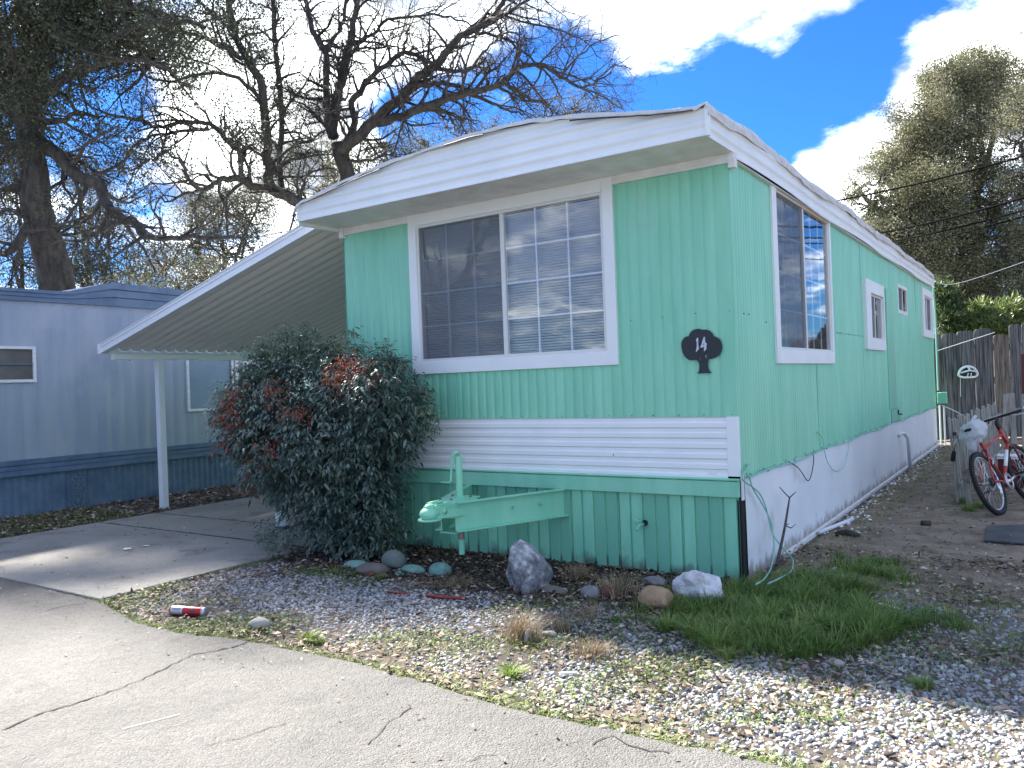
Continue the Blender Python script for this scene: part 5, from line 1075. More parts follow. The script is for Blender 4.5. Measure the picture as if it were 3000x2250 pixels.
# live-oak leaves and ivy that cling in the left half of the crown
tp = np.array([t[-1] for t in tips if len(t)]); uvx = tp
def to_px(P):
    v = P-np.array(CAM); z = v@np.array(_f); x = v@np.array(_r)/z*F; y = -(v@np.array(_u))/z*F; return 1500+x*CR+y*SR, 1125-x*SR+y*CR
U, Vv = to_px(tp); w = sstep(960, 760, U)*sstep(640, 330, Vv)*(1-.88*np.exp(-(((U-420)/190)**2+((Vv-330)/110)**2))); k = NR.rand(len(tp)) < w*.55
clump_leaves('leaves', tp[k], 10, .12, .060, 'leafdark', oak, aspect=.5)

# ---- dark live oak at the left, behind the neighbour
lo_ = thing('live_oak', 'dark evergreen oak with thick leaning trunk at the left behind the neighbour trailer', 'tree')
T = Tubes(); tips = []
LL = [([(166, 840), (138, 717), (113, 640), (97, 512), (85, 359), (92, 205), (102, 51), (112, -120)], 16, 15.6, .33, .18),
 ([(118, 425), (128, 425), (179, 461), (220, 512), (287, 543), (307, 589), (348, 635), (389, 650), (425, 686), (461, 697), (563, 694), (717, 697)], 15.9, 14.6, .16, .03),
 ([(100, 60), (102, 31), (230, 15), (330, 5), (420, 25), (520, 60)], 15.7, 14.2, .15, .03), ([(120, 690), (82, 666), (31, 733), (-40, 743)], 15.9, 14.9, .12, .05),
 ([(95, 300), (160, 240), (260, 200), (380, 170), (500, 200)], 15.7, 13.8, .10, .02), ([(95, 240), (40, 160), (-60, 60)], 15.7, 14.7, .13, .05), ([(100, 140), (200, 90), (320, 110), (460, 60), (600, 80)], 15.6, 13.6, .11, .03),
 ([(90, 400), (30, 330), (-60, 300)], 15.8, 16.6, .12, .05), ([(105, 0), (200, -120), (330, -220), (450, -240)], 15.6, 14, .14, .04), ([(110, -100), (20, -260), (-120, -380)], 15.6, 15.2, .15, .05),
 ([(92, 320), (150, 360), (230, 330), (290, 345)], 15.8, 15.2, .08, .02), ([(105, 580), (60, 540), (0, 560), (-60, 520)], 15.9, 15.2, .08, .02), ([(100, 20), (30, -60), (-150, -80), (-300, -60)], 15.6, 14.6, .13, .05)]
gb = at(190, 900, 16.1); T.add(*smooth_path([np.array([gb.x, gb.y, 0.]), np.array(at(166, 840, 16))], [.42, .34]), 9)
for path, D0, D1, r0, r1 in LL:
    P, rr = smooth_path(px(path, D0, D1), list(np.linspace(r0, r1, len(path))), 4, .02); T.add(P, rr, 8); sprout(T, P, rr, 0, [(.28, 1.7, .22, .9, .02), (.22, .75, .22, .8, .05), (.15, .32, .2, .8, 0)], tips)
SH = [(-14.4, 1.7, 8.0, 1.8), (-12.6, 2.6, 9.0, 1.6), (-15.4, 3.4, 9.3, 2.0), (-16.6, 2.2, 8.6, 1.8), (-12.2, 1.6, 9.2, 1.4), (-13.4, 3.9, 8.6, 1.8), (-17.6, 3.2, 8.4, 1.8), (-14.0, .4, 8.3, 1.3), (-11.4, 3.4, 9.8, 1.3)]   # the side of the crown that overhangs the street and shades the driveway
top_ = np.array(at(105, -40, 15.6))
for x_, y_, z_, r_ in SH:
    c_ = np.array([x_, y_, z_]); P, rr = smooth_path([top_, top_*.5+c_*.5+NR.normal(size=3)*.3, c_], [.15, .09, .05], 4, .03); T2 = T; T2.add(P, rr, 6)
    for _ in range(int(9*r_)): d = rnd_unit(1)[0]; P = np.array([c_+d*r_*q+NR.normal(size=3)*.08 for q in (0, .3, .6, .9)]); T.add(P, [.05, .03, .018, .006], 4); tips.append(P); sprout(T, P, np.array([.05, .03, .018, .006]), 0, [(.25, .8, .22, .9, .02), (.22, .4, .22, .8, .05)], tips)
T.build('limbs', 'bark', lo_)
tp = np.array([t[-1] for t in tips]); U, Vv = to_px(tp); w = .85*sstep(720, 250, Vv+np.abs(U-100)*.25)+.12; w *= 1-.93*np.exp(-(((U-400)/180)**2+((Vv-330)/115)**2)); k = NR.rand(len(tp)) < w
clump_leaves('leaves', tp[k], 16, .13, .058, 'leafdark', lo_)

# ---- crowns made of lobes
def crown_tree(name, label, lobes, base, m, leaf, per, spread, dens, trunk_r, bark='bark2', twigs=True, tone=None, group=None, seed=1):
    t = thing(name, label, 'tree', group=group); T = Tubes(); base = np.array(base, float); cs = []; tone_l = []
    lob = [(np.array(at(u, v, D)), r) for u, v, D, r in lobes]; cen = np.mean([c for c, _ in lob], 0); fork = base*.55+cen*.45; fork[:2] = base[:2]*.7+cen[:2]*.3
    T.add(*smooth_path([base, base*.5+fork*.5+NR.normal(size=3)*.2, fork], [trunk_r, trunk_r*.8, trunk_r*.65]), 8)
    for c, r in lob:
        mid = fork*.5+c*.5+NR.normal(size=3)*r*.25; P, rr = smooth_path([fork, mid, c], [trunk_r*.45, trunk_r*.28, trunk_r*.14], 4, .05); T.add(P, rr, 6)
        if twigs:
            for _ in range(int(14*r)):
                d = rnd_unit(1)[0]; P = np.array([c+d*r*s+NR.normal(size=3)*.08 for s in (0, .3, .6, .9)]); T.add(P, [trunk_r*.09, .03, .018, .006], 4)
                for _k in range(5): a = P[2]; d2 = d+rnd_unit(1)[0]*.9; Q = np.array([a+d2*s*r*.25+NR.normal(size=3)*.04 for s in (0, .5, 1., 1.5)]); T.add(Q, [.018, .012, .008, .003], 3)
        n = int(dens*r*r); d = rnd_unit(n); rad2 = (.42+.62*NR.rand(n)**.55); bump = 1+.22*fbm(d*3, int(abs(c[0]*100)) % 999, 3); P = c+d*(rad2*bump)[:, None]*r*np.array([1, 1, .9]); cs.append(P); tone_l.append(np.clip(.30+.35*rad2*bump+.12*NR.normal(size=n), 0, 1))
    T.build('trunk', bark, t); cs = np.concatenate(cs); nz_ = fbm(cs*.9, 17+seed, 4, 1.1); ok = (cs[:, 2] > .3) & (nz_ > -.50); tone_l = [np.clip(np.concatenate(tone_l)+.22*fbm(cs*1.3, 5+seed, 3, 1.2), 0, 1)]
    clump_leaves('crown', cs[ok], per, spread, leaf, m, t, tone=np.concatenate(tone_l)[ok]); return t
RB = at(2960, 1250, 27)
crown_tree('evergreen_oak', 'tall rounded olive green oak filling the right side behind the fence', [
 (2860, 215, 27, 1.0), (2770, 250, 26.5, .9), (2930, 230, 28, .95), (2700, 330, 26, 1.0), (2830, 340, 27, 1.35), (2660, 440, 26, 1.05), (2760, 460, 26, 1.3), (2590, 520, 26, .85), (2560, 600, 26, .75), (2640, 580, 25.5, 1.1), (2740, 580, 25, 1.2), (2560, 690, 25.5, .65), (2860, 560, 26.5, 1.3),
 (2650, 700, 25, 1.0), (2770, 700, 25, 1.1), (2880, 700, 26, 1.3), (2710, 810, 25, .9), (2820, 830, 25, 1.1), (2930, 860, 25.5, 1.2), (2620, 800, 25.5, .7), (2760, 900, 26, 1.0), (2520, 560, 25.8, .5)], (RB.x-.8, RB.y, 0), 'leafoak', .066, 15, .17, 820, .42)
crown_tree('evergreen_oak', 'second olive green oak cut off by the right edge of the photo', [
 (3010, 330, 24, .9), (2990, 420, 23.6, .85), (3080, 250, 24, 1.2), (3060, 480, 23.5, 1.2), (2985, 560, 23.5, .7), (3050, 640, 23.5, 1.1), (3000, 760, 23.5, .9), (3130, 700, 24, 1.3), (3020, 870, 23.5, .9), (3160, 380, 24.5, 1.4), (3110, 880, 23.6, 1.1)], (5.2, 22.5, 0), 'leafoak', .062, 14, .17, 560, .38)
# grey-green trees far behind the neighbour and behind the home
BG = [('grey_tree', 'pale grey green tree behind the left trunk, above neighbour roof', [(40, 760, 30, 1.6), (60, 620, 31, 1.5), (200, 790, 29, 1.2), (-40, 520, 31, 1.6), (30, 470, 31, 1.2)], 'leafgrey'),
 ('grey_tree', 'grey green dusty tree between left trunk and carport roof', [(260, 620, 32, 1.3), (300, 740, 30, 1.5), (240, 520, 33, 1.2), (380, 800, 29, 1.1), (330, 640, 31, .9), (250, 800, 30, 1.)], 'leafgrey'),
 ('grey_tree', 'grey green tree with yellowish top seen over the carport', [(640, 620, 32, 1.3), (720, 640, 31, 1.2), (560, 720, 30, 1.3), (660, 740, 30, 1.4), (480, 790, 29, 1.2), (760, 590, 32, .8), (570, 620, 32, .9), (600, 820, 28, 1.1)], 'leafgrey'),
 ('grey_tree', 'dim olive tree right of the bare oak trunk just above the roof', [(1130, 430, 30, 1.2), (1060, 520, 30, 1.3), (1190, 480, 30, .9), (1240, 410, 31, .5), (960, 480, 31, .9), (930, 560, 30, 1.1)], 'leafoak'),
 ('grey_tree', 'small olive tree top peeping over the roof ridge in the middle', [(1690, 330, 32, .9), (1600, 350, 32, .9), (1760, 350, 32, .7), (1350, 400, 31, .8), (1450, 390, 31, .7)], 'leafgrey'),
 ('grey_tree', 'grey tree low behind the carport awning', [(420, 860, 26, 1.0), (520, 900, 26, 1.2), (640, 840, 26, 1.1), (340, 900, 26, 1.)], 'leafgrey')]
for i, (nm, lab, lobes, mt) in enumerate(BG):
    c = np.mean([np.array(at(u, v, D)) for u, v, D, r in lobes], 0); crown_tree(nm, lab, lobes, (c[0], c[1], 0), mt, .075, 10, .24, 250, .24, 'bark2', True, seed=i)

# ================================================================== BOARD FENCE, OLEANDERS, WHITE BUILDING
FA, FB = np.array(at(2728, 1190, 17)), np.array(at(3000, 1190, 17)); FA[2] = FB[2] = 0; fd = (FB-FA)/np.linalg.norm(FB-FA); fn = np.array([fd[1], -fd[0], 0])
fence = thing('board_fence', 'tall dark weathered board fence closing the yard behind the bicycle', 'fence')
wds = [.24, .31, .34, .36, .40, .34, .26, .35, .33, .36, .30, .34, .35, .32, .3]; tops = [2.20, 2.27, 2.28, 2.33, 2.36, 2.22, 2.42, 2.45, 2.4, 2.44, 2.4, 2.43, 2.4, 2.42, 2.4]; s_ = -.28
for i, (wd, tz) in enumerate(zip(wds, tops)):
    x0, x1 = s_+.006, s_+wd-.006; c = (x0+x1)/2; hw = (x1-x0)/2; prf = [(x0, .02), (x1, .02+R.uniform(0, .05))]
    for a in np.linspace(0, PI, 9): prf.append((c+hw*math.cos(a)*(1 if .3 < a < 2.8 else 1), tz-.07+.07*math.sin(a)**.7+R.uniform(-.006, .006)))
    d0 = R.uniform(-.012, .012); P = [tuple(FA+fd*a+fn*d0)[:2]+(z,) for a, z in prf]; mb = MB(); mb.prism(P, tuple(-fn*.02)); o = mb.build('board', 'wood2' if i in (5,) else 'wood', fence)
    if wd > .29 and i % 2 == 0:                                # long dry split in the wide boards
        mb = MB(); cx_ = c+R.uniform(-.06, .06); z0 = R.uniform(.3, .8); z1 = z0+R.uniform(.5, 1.1); P = [(cx_, z0), (cx_+.012, (z0+z1)/2), (cx_+.004, z1), (cx_-.010, (z0+z1)/2+.1)]; mb.prism([tuple(FA+fd*a+fn*(d0+.0025))[:2]+(z,) for a, z in P], tuple(-fn*.001)); mb.build('split', 'black', o)
    s_ += wd
for z in (.5, 1.3, 2.0):
    mb = MB(); mb.beam(FA-fd*.3-fn*.06+np.array([0, 0, z]), FA+fd*4.4-fn*.06+np.array([0, 0, z]), .04, .09); mb.build('rail', 'wood', fence)
# helmet-like white thing hanging on the boards
hc = at(2826, 1092, 16.9); hc = np.array(hc)+fn*.10
hl = thing('bike_helmet', 'white bicycle helmet with dark vents hanging on the board fence', 'helmet')
def fp_(a, z, d=0): return Vector(hc+fd*a+fn*d+np.array([0, 0, z]))
mb = MB(); mb.tube([fp_(.20*math.cos(t), -.07+.20*math.sin(t)**.9, .02) for t in np.linspace(0.02, PI-.02, 16)], .026, 8); mb.tube([fp_(-.20, -.06, .02), fp_(-.12, -.095, .05), fp_(0, -.10, .06), fp_(.12, -.095, .05), fp_(.20, -.06, .02)], .022, 8)
mb.tube([fp_(-.17, .00, .06), fp_(-.08, .03, .09), fp_(0, .045, .10), fp_(.08, .03, .09), fp_(.17, .00, .06)], .016, 8); mb.tube([fp_(0, .13, .03), fp_(0, .045, .10)], .02, 8); mb.tube([fp_(-.03, -.01, .09), fp_(-.04, -.09, .06)], .010, 6); mb.tube([fp_(.03, -.01, .09), fp_(.04, -.09, .06)], .010, 6); mb.build('shell', 'plastic', hl, smooth=True)
mb = MB(); mb.prism([fp_(.19*math.cos(t), -.07+.18*math.sin(t), -.02) for t in np.linspace(0, PI, 14)], tuple(fn*.03)); mb.build('liner', 'black', hl)
mb = MB(); mb.tube([fp_(-.15, -.09, 0), fp_(-.15, -.5, -.02)], .006, 5); mb.build('strap', 'pvc', hl)
# oleanders
for i, (lab, pl) in enumerate((('dark leafy shrub rising between mint home corner and fence', [(2770, 900, 18.5, .38), (2790, 950, 18.3, .35), (2760, 860, 18.6, .25)]), ('yellow green oleander bush behind the middle fence boards', [(2870, 930, 18.4, .33), (2890, 960, 18.2, .33), (2840, 965, 18.2, .25)]), ('pale green oleander bush behind the right fence boards', [(2960, 925, 18.4, .36), (2930, 965, 18.2, .28), (3010, 950, 18.4, .36)]))):
    t = thing('oleander_bush', lab, 'bush'); cs = []; T = Tubes()
    for u, v, D, r in pl:
        c = np.array(at(u, v, D)); n = int(520*r); P = c+rnd_unit(n)*(r*NR.rand(n, 1)**.4)*np.array([1, 1, 1.25]); cs.append(P)
        for _ in range(8): q = P[R.randrange(n)]; b_ = np.array([c[0]+R.uniform(-.1, .1), c[1], 0]); T.add(np.array([b_, b_*.5+q*.5+NR.normal(size=3)*.05, q]), [.02, .014, .004], 4)
    cs = np.concatenate(cs); n = len(cs); per = 7; P = np.repeat(cs, per, 0)+NR.normal(size=(n*per, 3))*.03; V, Fq, tt = leaves(P, .15, .17, droop=np.array([0, 0, .55]), tint=np.clip(NR.normal(.3 if i == 0 else .62, .2, n*per), 0, 1)); fast('foliage', V, Fq, 'oleander', t, tint=tt); T.build('stem', 'stem', t)
wb = thing('white_building', 'white low building showing through the bushes above the board fence', 'building'); c = at(2900, 1000, 22.5)
def wbp(a, b, z): v = Vector((c.x, c.y, 0))+Vector(tuple(fd))*a-Vector(tuple(fn))*b; return (v.x, v.y, z)
mb = MB(); mb.prism([wbp(-1.6, 0, 0), wbp(6, 0, 0), wbp(6, 3, 0), wbp(-1.6, 3, 0)], (0, 0, 2.62)); mb.build('wall', 'white', wb)
mb = MB(); mb.prism([wbp(-1.8, -.2, 2.62), wbp(6.2, -.2, 2.62), wbp(6.2, 3.2, 2.62), wbp(-1.8, 3.2, 2.62)], (0, 0, .16)); mb.build('roof', 'white_dirty', wb, bevel=.01)
mb = MB(); mb.prism([wbp(2.2, -.02, 1.3), wbp(3.2, -.02, 1.3), wbp(3.2, .02, 1.3), wbp(2.2, .02, 1.3)], (0, 0, .9)); mb.build('window', 'glassdark', wb)
# red post at the right edge
mb = MB(); p = at(2999, 1120, 14.5); mb.box(p.x-.03, p.x+.07, p.y-.04, p.y+.04, 0, 1.75); tag(mb.build('red_post', 'darkred', bevel=.004), 'dark red post at the very right edge in front of the board fence', 'post')

# ================================================================== LOW PICKET FENCE AND GATE
gate = thing('leaning_picket_fence', 'low leaning picket panel with metal end post behind the red bicycle', 'fence')
ga, gb_ = Vector((1.02, 4.38, 0)), Vector((1.24, 8.7, 0)); gd = (gb_-ga).normalized(); n = 27
for i in range(n):
    c = ga+gd*((gb_-ga).length*i/(n-1)); h = .97+R.uniform(-.03, .03); ln = R.uniform(-.02, .01)-.04; mb = MB(); w = .036
    s0 = c-gd*w; s1 = c+gd*w; th = Vector((.016, 0, 0)); tx = Vector((ln, 0, h)); mb.prism([s0+Vector((0, 0, .03)), s1+Vector((0, 0, .03)), s1+tx, s0+tx+Vector((0, 0, -.01))], th); mb.build('picket', 'picket', gate)
for z in (.22, .78): mb = MB(); mb.beam(ga+Vector((.035, 0, z)), gb_+Vector((.035, 0, z)), .035, .06); mb.build('rail', 'picket', gate)
mb = MB(); mb.beam((1.14, 4.34, .0), (1.075, 4.32, .78), .045, .05, up=(1, 0, 0)); mb.build('end_post', 'picket', gate)
mb = MB(); mb.beam((1.03, 4.30, .81), (1.24, 4.46, .83), .06, .05); mb.build('top_rail', 'picket', gate); mb = MB(); mb.beam((1.02, 4.293, .81), (1.035, 4.304, .811), .045, .034); mb.build('rail_hollow', 'black', gate)
mb = MB(); mb.beam((1.135, 4.33, .26), (1.12, 4.325, .42), .058, .062, up=(1, 0, 0)); mb.build('sleeve', 'rust', gate)
mb = MB(); a, b = at(2868, 1252, 9.2), at(2903, 1232, 9.5); mb.beam(a, b, .02, .10); sl_ = mb.build('slotted_board', 'picket', gate)
for t in (.35, .72): mb = MB(); q = a.lerp(b, t)-Vector(tuple(_f))*.012; mb.beam(q-(b-a).normalized()*.015, q+(b-a).normalized()*.015, .02, .03); mb.build('slot', 'black', sl_)
mb = MB(); mb.tube([at(2800, 1275, 9), at(2798, 1295, 9), at(2793, 1322, 9)], .014, 8); hd = mb.build('handle', 'chrome', gate, smooth=True); mb = MB(); mb.tube([at(2795, 1322, 9), at(2791, 1351, 9)], .024, 10); mb.build('grip', 'rubber', gate, smooth=True)
pf = thing('picket_fence', 'low grey picket fence facing the camera at the right edge, before the board fence', 'fence')
A0 = Vector((1.26, 8.75, 0)); dirf = Vector((.92, .38, 0)).normalized()
for i in range(14):
    c = A0+dirf*(i*.155+.03); h = 1.08+R.uniform(-.03, .05); ln = R.uniform(-.02, .07); mb = MB(); w = .045; th = Vector((dirf.y, -dirf.x, 0))*.018; tx = dirf*ln+Vector((0, 0, h))
    mb.prism([c-dirf*w+Vector((0, 0, .03)), c+dirf*w+Vector((0, 0, .03)), c+dirf*w+tx, c-dirf*w+tx], th); mb.build('picket', 'picket', pf)
for z in (.25, .85): mb = MB(); mb.beam(A0+Vector((0, .03, z)), A0+dirf*2.3+Vector((0, .03, z)), .03, .07); mb.build('rail', 'picket', pf)

# ================================================================== BICYCLES
def bicycle(label, head, lean, loc, steer, frame_m, grips=True):
    bk = bpy.data.objects.new('bicycle', None); C.objects.link(bk); tag(bk, label, 'bicycle', 'old red bicycles leaning by the picket fence')
    # bike frame: x forward, y left, z up; rear contact at the origin
    rw, rt = .335, .026; RA = Vector((0, 0, rw)); BBk = Vector((.43, 0, .30)); ST = Vector((.27, 0, .70)); HT = Vector((.93, 0, .84)); HBt = Vector((.975, 0, .70)); FA_ = Vector((1.06, 0, rw))
    st = Matrix.Rotation(steer, 4, (HBt-HT).normalized())
    def S_(p): p = Vector(p)-HT; return (st @ p)+HT
    fr = MB()
    fr.tube([ST, HT+Vector((0, 0, -.03))], .016, 10); fr.tube([HBt, BBk], .019, 10); fr.tube([ST+Vector((-.02, 0, .06)), BBk], .017, 10); fr.tube([HT+Vector((-.01, 0, .03)), HBt+Vector((.008, 0, -.02))], .022, 10)
    for sy in (-1, 1): fr.tube([ST+Vector((.0, sy*.02, -.02)), RA+Vector((.03, sy*.06, .08)), RA+Vector((0, sy*.065, 0))], .009, 7); fr.tube([BBk+Vector((0, sy*.03, 0)), RA+Vector((.1, sy*.06, 0)), RA+Vector((0, sy*.065, 0))], .010, 7)
    fro = fr.build('frame', frame_m, bk, smooth=True)
    d = MB(); d.tube([HBt.lerp(BBk, .2)+Vector((0, 0, .0)), HBt.lerp(BBk, .62)], .0196, 10); d.build('frame_decal', 'plastic', fro, smooth=True)
    def wheel(c, ax, nm='wheel'):
        w_ = MB(); w_.torus(c, ax, rw-rt, rt, 56, 8); tyre = w_.build(nm, 'rubber', bk, smooth=True)
        w_ = MB(); e1 = Vector(ax).normalized().orthogonal().normalized(); e2 = Vector(ax).normalized().cross(e1)
        for k in range(64):
            a = 2*PI*k/64; q = Vector(c)+(e1*math.cos(a)+e2*math.sin(a))*(rw-.001); t_ = (-e1*math.sin(a)+e2*math.cos(a)); w_.beam(q-Vector(ax)*.018, q+Vector(ax)*.018, .012, .008, up=t_)
        w_.build('tread', 'rubber', tyre, kind='stuff')
        w_ = MB(); w_.torus(c, ax, rw-.052, .012, 56, 6); w_.build('rim', 'chrome', tyre, smooth=True)
        w_ = MB(); w_.tube([Vector(c)-Vector(ax)*.05, Vector(c)+Vector(ax)*.05], .018, 10)
        for k in range(28): a = 2*PI*k/28; dd = e1*math.cos(a)+e2*math.sin(a); tt = -e1*math.sin(a)+e2*math.cos(a); w_.tube([Vector(c)+Vector(ax)*(.03 if k % 2 else -.03)+tt*.015*(1 if k % 4 < 2 else -1), Vector(c)+dd*(rw-.055)], .0014, 3, caps=False)
        w_.build('spokes', 'chrome', tyre)
    wheel(RA, (0, 1, 0)); cF = S_(FA_); wheel(cF, (st.to_3x3() @ Vector((0, 1, 0))).normalized())
    f = MB()
    for sy in (-1, 1): f.tube([S_(HBt+Vector((.012, sy*.045, -.05))), S_(HBt+Vector((.04, sy*.05, -.2))), S_(FA_+Vector((0, sy*.055, 0)))], .013, 8)
    f.tube([S_(HBt+Vector((.012, -.045, -.05))), S_(HBt+Vector((.012, .045, -.05)))], .016, 8); f.build('fork', 'darkred' if frame_m == 'redpaint' else frame_m, bk, smooth=True)
    f = MB(); top = HT+Vector((-.025, 0, .10)); f.tube([HT+Vector((-.01, 0, .03)), top, S_(HT+Vector((.05, 0, .16)))], .018, 10); f.build('stem', 'rubber', bk, smooth=True)
    hb = HT+Vector((.05, 0, .165)); f = MB(); f.tube([S_(hb+Vector((0, -.30, .0))), S_(hb+Vector((.02, -.1, 0))), S_(hb+Vector((.02, .1, 0))), S_(hb+Vector((0, .30, .0)))], .0135, 8); hbo = f.build('handlebar', 'rubber', bk, smooth=True)
    for sy in (-1, 1):
        g = MB(); g.tube([S_(hb+Vector((0, sy*.28, 0))), S_(hb+Vector((0, sy*.30, 0))), S_(hb+Vector((.12, sy*.315, .06))), S_(hb+Vector((.17, sy*.28, .10)))], .018, 9); g.build('bar_end', 'grip', bk, smooth=True)
        g = MB(); g.tube([S_(hb+Vector((.02, sy*.13, -.01))), S_(hb+Vector((.06, sy*.17, -.03))), S_(hb+Vector((.06, sy*.27, -.035)))], .006, 6); g.build('brake_lever', 'chrome', bk, smooth=True)
        g = MB(); g.tube([S_(hb+Vector((.02, sy*.12, 0))), S_(hb+Vector((.16, sy*.08, -.04))), S_(hb+Vector((.14, sy*.03, -.18))), HT+Vector((.02, 0, -.22))], .003, 5); g.build('brake_cable', 'wire', bk, smooth=True)
    f = MB(); f.tube([ST+Vector((-.02, 0, .05)), ST+Vector((-.055, 0, .20))], .013, 8); f.build('seat_post', 'rubber', bk, smooth=True)
    f = MB(); sc = ST+Vector((-.07, 0, .22)); f.ell(sc+Vector((-.05, 0, 0)), (.10, .075, .030), 14, 8); f.tube([sc+Vector((-.02, 0, 0)), sc+Vector((.15, 0, .01))], [.045, .020], 10); f.build('saddle', 'rubber', bk, smooth=True)
    f = MB(); f.torus(BBk+Vector((0, -.05, 0)), (0, 1, 0), .085, .007, 28, 6); f.torus(BBk+Vector((0, -.055, 0)), (0, 1, 0), .065, .006, 24, 6); f.tube([BBk+Vector((0, -.07, 0)), BBk+Vector((0, .07, 0))], .02, 10); cs_ = f.build('chainring', 'chrome', bk, smooth=True)
    for sy, a in ((-1, .3), (1, .3+PI)):
        e_ = BBk+Vector((math.cos(a)*.17, sy*.085, math.sin(a)*.17)); f = MB(); f.tube([BBk+Vector((0, sy*.07, 0)), e_], .011, 8); f.build('crank_arm', 'chrome', bk, smooth=True)
        f = MB(); f.box(e_.x-.045, e_.x+.045, e_.y+(0 if sy > 0 else -.10), e_.y+(.10 if sy > 0 else 0), e_.z-.012, e_.z+.012); f.build('pedal', 'rubber', bk, bevel=.004)
    f = MB()
    for k, r_ in enumerate((.05, .042, .035, .028)): f.torus(RA+Vector((0, -.035-.006*k, 0)), (0, 1, 0), r_, .004, 20, 5)
    f.build('cassette', 'rubber', bk, smooth=True); f = MB(); f.tube([RA+Vector((.02, -.07, -.02)), RA+Vector((.03, -.075, -.09)), RA+Vector((.0, -.07, -.16))], .014, 7); f.ell(RA+Vector((.03, -.075, -.07)), (.03, .015, .04), 10, 6); f.build('derailleur', 'chrome', bk, smooth=True)
    f = MB(); f.tube([BBk+Vector((0, -.052, .085)), RA+Vector((0, -.045, .045))], .004, 5); f.tube([BBk+Vector((0, -.052, -.085)), RA+Vector((.0, -.06, -.15))], .004, 5); f.build('chain', 'rubber', bk)
    f = MB(); f.tube([ST+Vector((-.06, 0, -.09)), ST+Vector((-.02, .05, -.14)), ST+Vector((-.09, .055, -.19))], .007, 6); f.tube([ST+Vector((-.06, 0, -.09)), ST+Vector((-.02, -.05, -.14)), ST+Vector((-.09, -.055, -.19))], .007, 6); f.build('brake', 'chrome', bk, smooth=True)
    hd_ = math.atan2(head[1], head[0]); bk.matrix_world = Matrix.Translation(loc) @ Matrix.Rotation(hd_, 4, 'Z') @ Matrix.Rotation(lean, 4, 'X'); return bk
bicycle('red mountain bicycle with plastic bag on its saddle, leaning on the picket panel', (.27, .96), rad(-20), (1.47, 3.80, .012), rad(4), 'redpaint')
bicycle('second dark red bicycle, mostly cut off by the right edge', (.96, .12), rad(6), (1.90, 5.25, .012), rad(10), 'darkred')
# the plastic bag over the saddle
bc = at(2852, 1262, 8.60); V0, F0 = ico(4); V = V0.copy(); V *= (1+.30*fbm(V, 77, 4, 1.6)+.17*fbm(V, 78, 4, 4))[:, None]; V = V*np.array([.125, .10, .115]); V[:, 2] -= .08*np.clip(-V[:, 2]/.1, 0, 1)*(np.abs(V[:, 0]+.02) < .05); V += np.array(bc)
o = fast('plastic_bag', V, F0, 'bag', smooth=True); tag(o, 'crumpled white plastic bag tied over the bicycle saddle', 'bag')
# junk box behind the bicycles
jb = at(2985, 1372, 10.2); mb = MB(); mb.box(jb.x-.22, jb.x+.5, jb.y-.15, jb.y+.2, 0, .36); mb.box(jb.x-.24, jb.x+.52, jb.y-.17, jb.y+.22, .36, .40, 1); tag(mb.build('storage_box', ['darkred', 'plastic'], bevel=.008), 'dark red box with pale rim on the ground behind the bicycle wheels', 'box')
# ================================================================== OVERHEAD WIRES
for (a, b, r, l) in (((2435, 577), (3160, 410), .016, 'topmost black overhead wire crossing the sky right of the roof'), ((2570, 670), (3160, 528), .018, 'second overhead wire down, crossing the oak'), ((2590, 697), (3160, 566), .014, 'third overhead wire down, close below the second'), ((2610, 712), (3160, 584), .010, 'thin lowest overhead wire crossing the oak'), ((2680, 745), (3160, 640), .007, 'faint thin wire across the dark lower oak foliage')):
    A_, B_ = at(*a, 15.5), at(*b, 12); A_ = A_+(A_-B_)*.35; pts = [A_.lerp(B_, t)-Vector((0, 0, .12*4*t*(1-t))) for t in np.linspace(0, 1, 12)]; mb = MB(); mb.tube(pts, r, 6); tag(mb.build('overhead_wire', 'wire', smooth=True), l, 'wire')

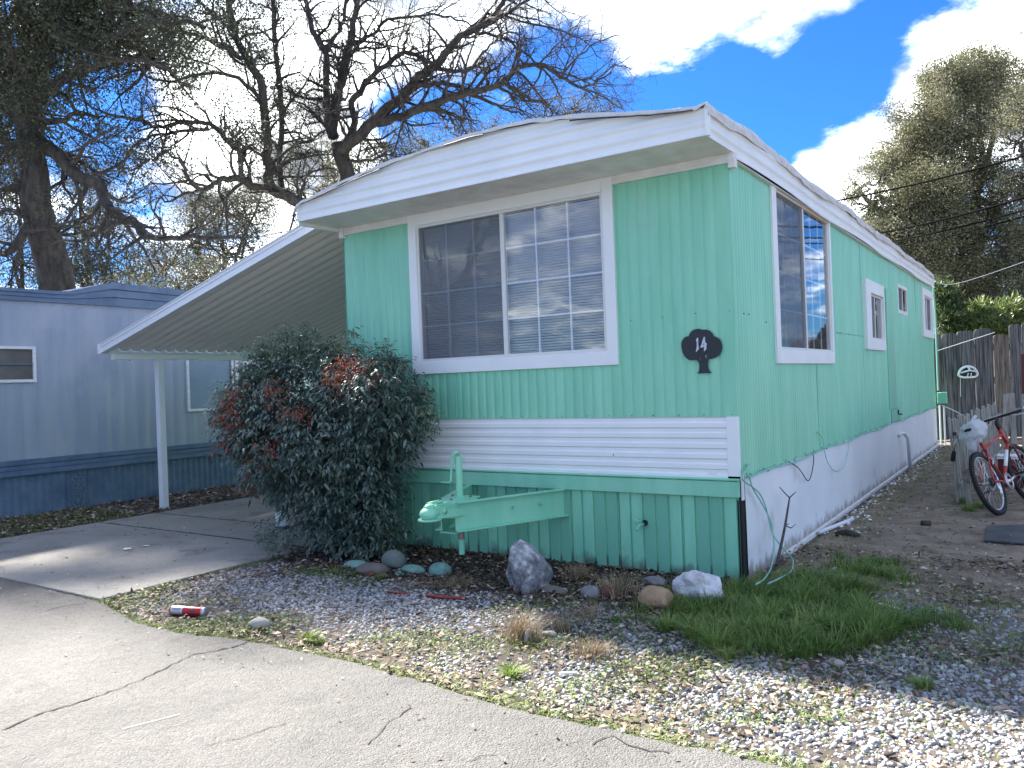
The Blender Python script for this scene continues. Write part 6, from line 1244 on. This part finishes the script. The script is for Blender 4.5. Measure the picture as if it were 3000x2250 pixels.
# ================================================================== THE FAR SIDE OF THE STREET (seen only in the window panes)
def simple_tree(name, label, x, y, h, m):
    t = thing(name, label, 'tree'); T = Tubes(); tips = []
    for k in range(7):
        a = k*.9+R.random(); P, rr = smooth_path([(x, y, 0), (x+.1, y, h*.3), (x+math.cos(a)*h*.15, y+math.sin(a)*h*.15, h*.55), (x+math.cos(a)*h*.38, y+math.sin(a)*h*.38, h*R.uniform(.75, 1.0))], [.3, .26, .15, .04], 5, .05); T.add(P, rr, 6); sprout(T, P, rr, 0, [(.7, 2.0, .25, .9, 0), (.45, .8, .25, .8, 0)], tips)
    T.build('limbs', 'bark', t)
    if m: clump_leaves('crown', np.array([q[-1] for q in tips]), 8, .3, .14, m, t)
simple_tree('street_tree', 'bare tree across the street, reflected in the front window', -27, -30, 13, None)
simple_tree('street_tree', 'leafy tree across the street, reflected low in the front window', -33, -24, 7.5, 'leafgrey')
simple_tree('street_tree', 'leafy tree right of the yard, reflected in the side window', 6.5, 17, 11, 'leafdark')

# ================================================================== FINISH: put every origin at the foot of its thing
dg = bpy.context.evaluated_depsgraph_get(); dg.update()
for o in [o for o in S.objects if o.parent is None and o.type in ('MESH', 'EMPTY')]:
    if o.get('kind') == 'structure' or o.location.length > 1e-6: continue
    tree = [o]+list(o.children_recursive); lo = Vector((1e9,)*3); hi = -lo
    for c in tree:
        if c.type != 'MESH': continue
        mw = c.matrix_world
        for q in c.bound_box:
            w = mw @ Vector(q)
            for i in range(3): lo[i] = min(lo[i], w[i]); hi[i] = max(hi[i], w[i])
    if lo.x > 1e8: continue
    b = Vector(((lo.x+hi.x)/2, (lo.y+hi.y)/2, lo.z))
    if o.type == 'MESH': o.data.transform(Matrix.Translation(-b))
    o.location = b
    for c in o.children: c.matrix_parent_inverse = Matrix.Translation(-b) @ c.matrix_parent_inverse
from collections import defaultdict
byname = defaultdict(list)
for o in S.objects:
    if o.parent is None and o.get('category'): byname[o.name.split('.')[0]].append(o)
GR = {'rock': 'stones lying about the yard', 'overhead_wire': 'overhead wires on the right', 'dry_grass_tuft': 'dry grass tufts in the yard', 'grey_tree': 'trees far behind the roofs', 'seed_pod': 'dark specks on the pavement', 'dead_branch': 'bits of dead branch on the ground', 'cable': 'loose cables along the side wall', 'scrap': 'paint and paper scraps by the driveway', 'evergreen_oak': 'olive green oaks on the right', 'oleander_bush': 'bushes above the board fence', 'red_stick': 'red sticks in the gravel', 'wood_sliver': 'wood splinters on the ground', 'street_tree': 'trees across the street'}
for k, l in byname.items():
    if len(l) > 1 and k in GR:
        for o in l: o['group'] = GR[k]
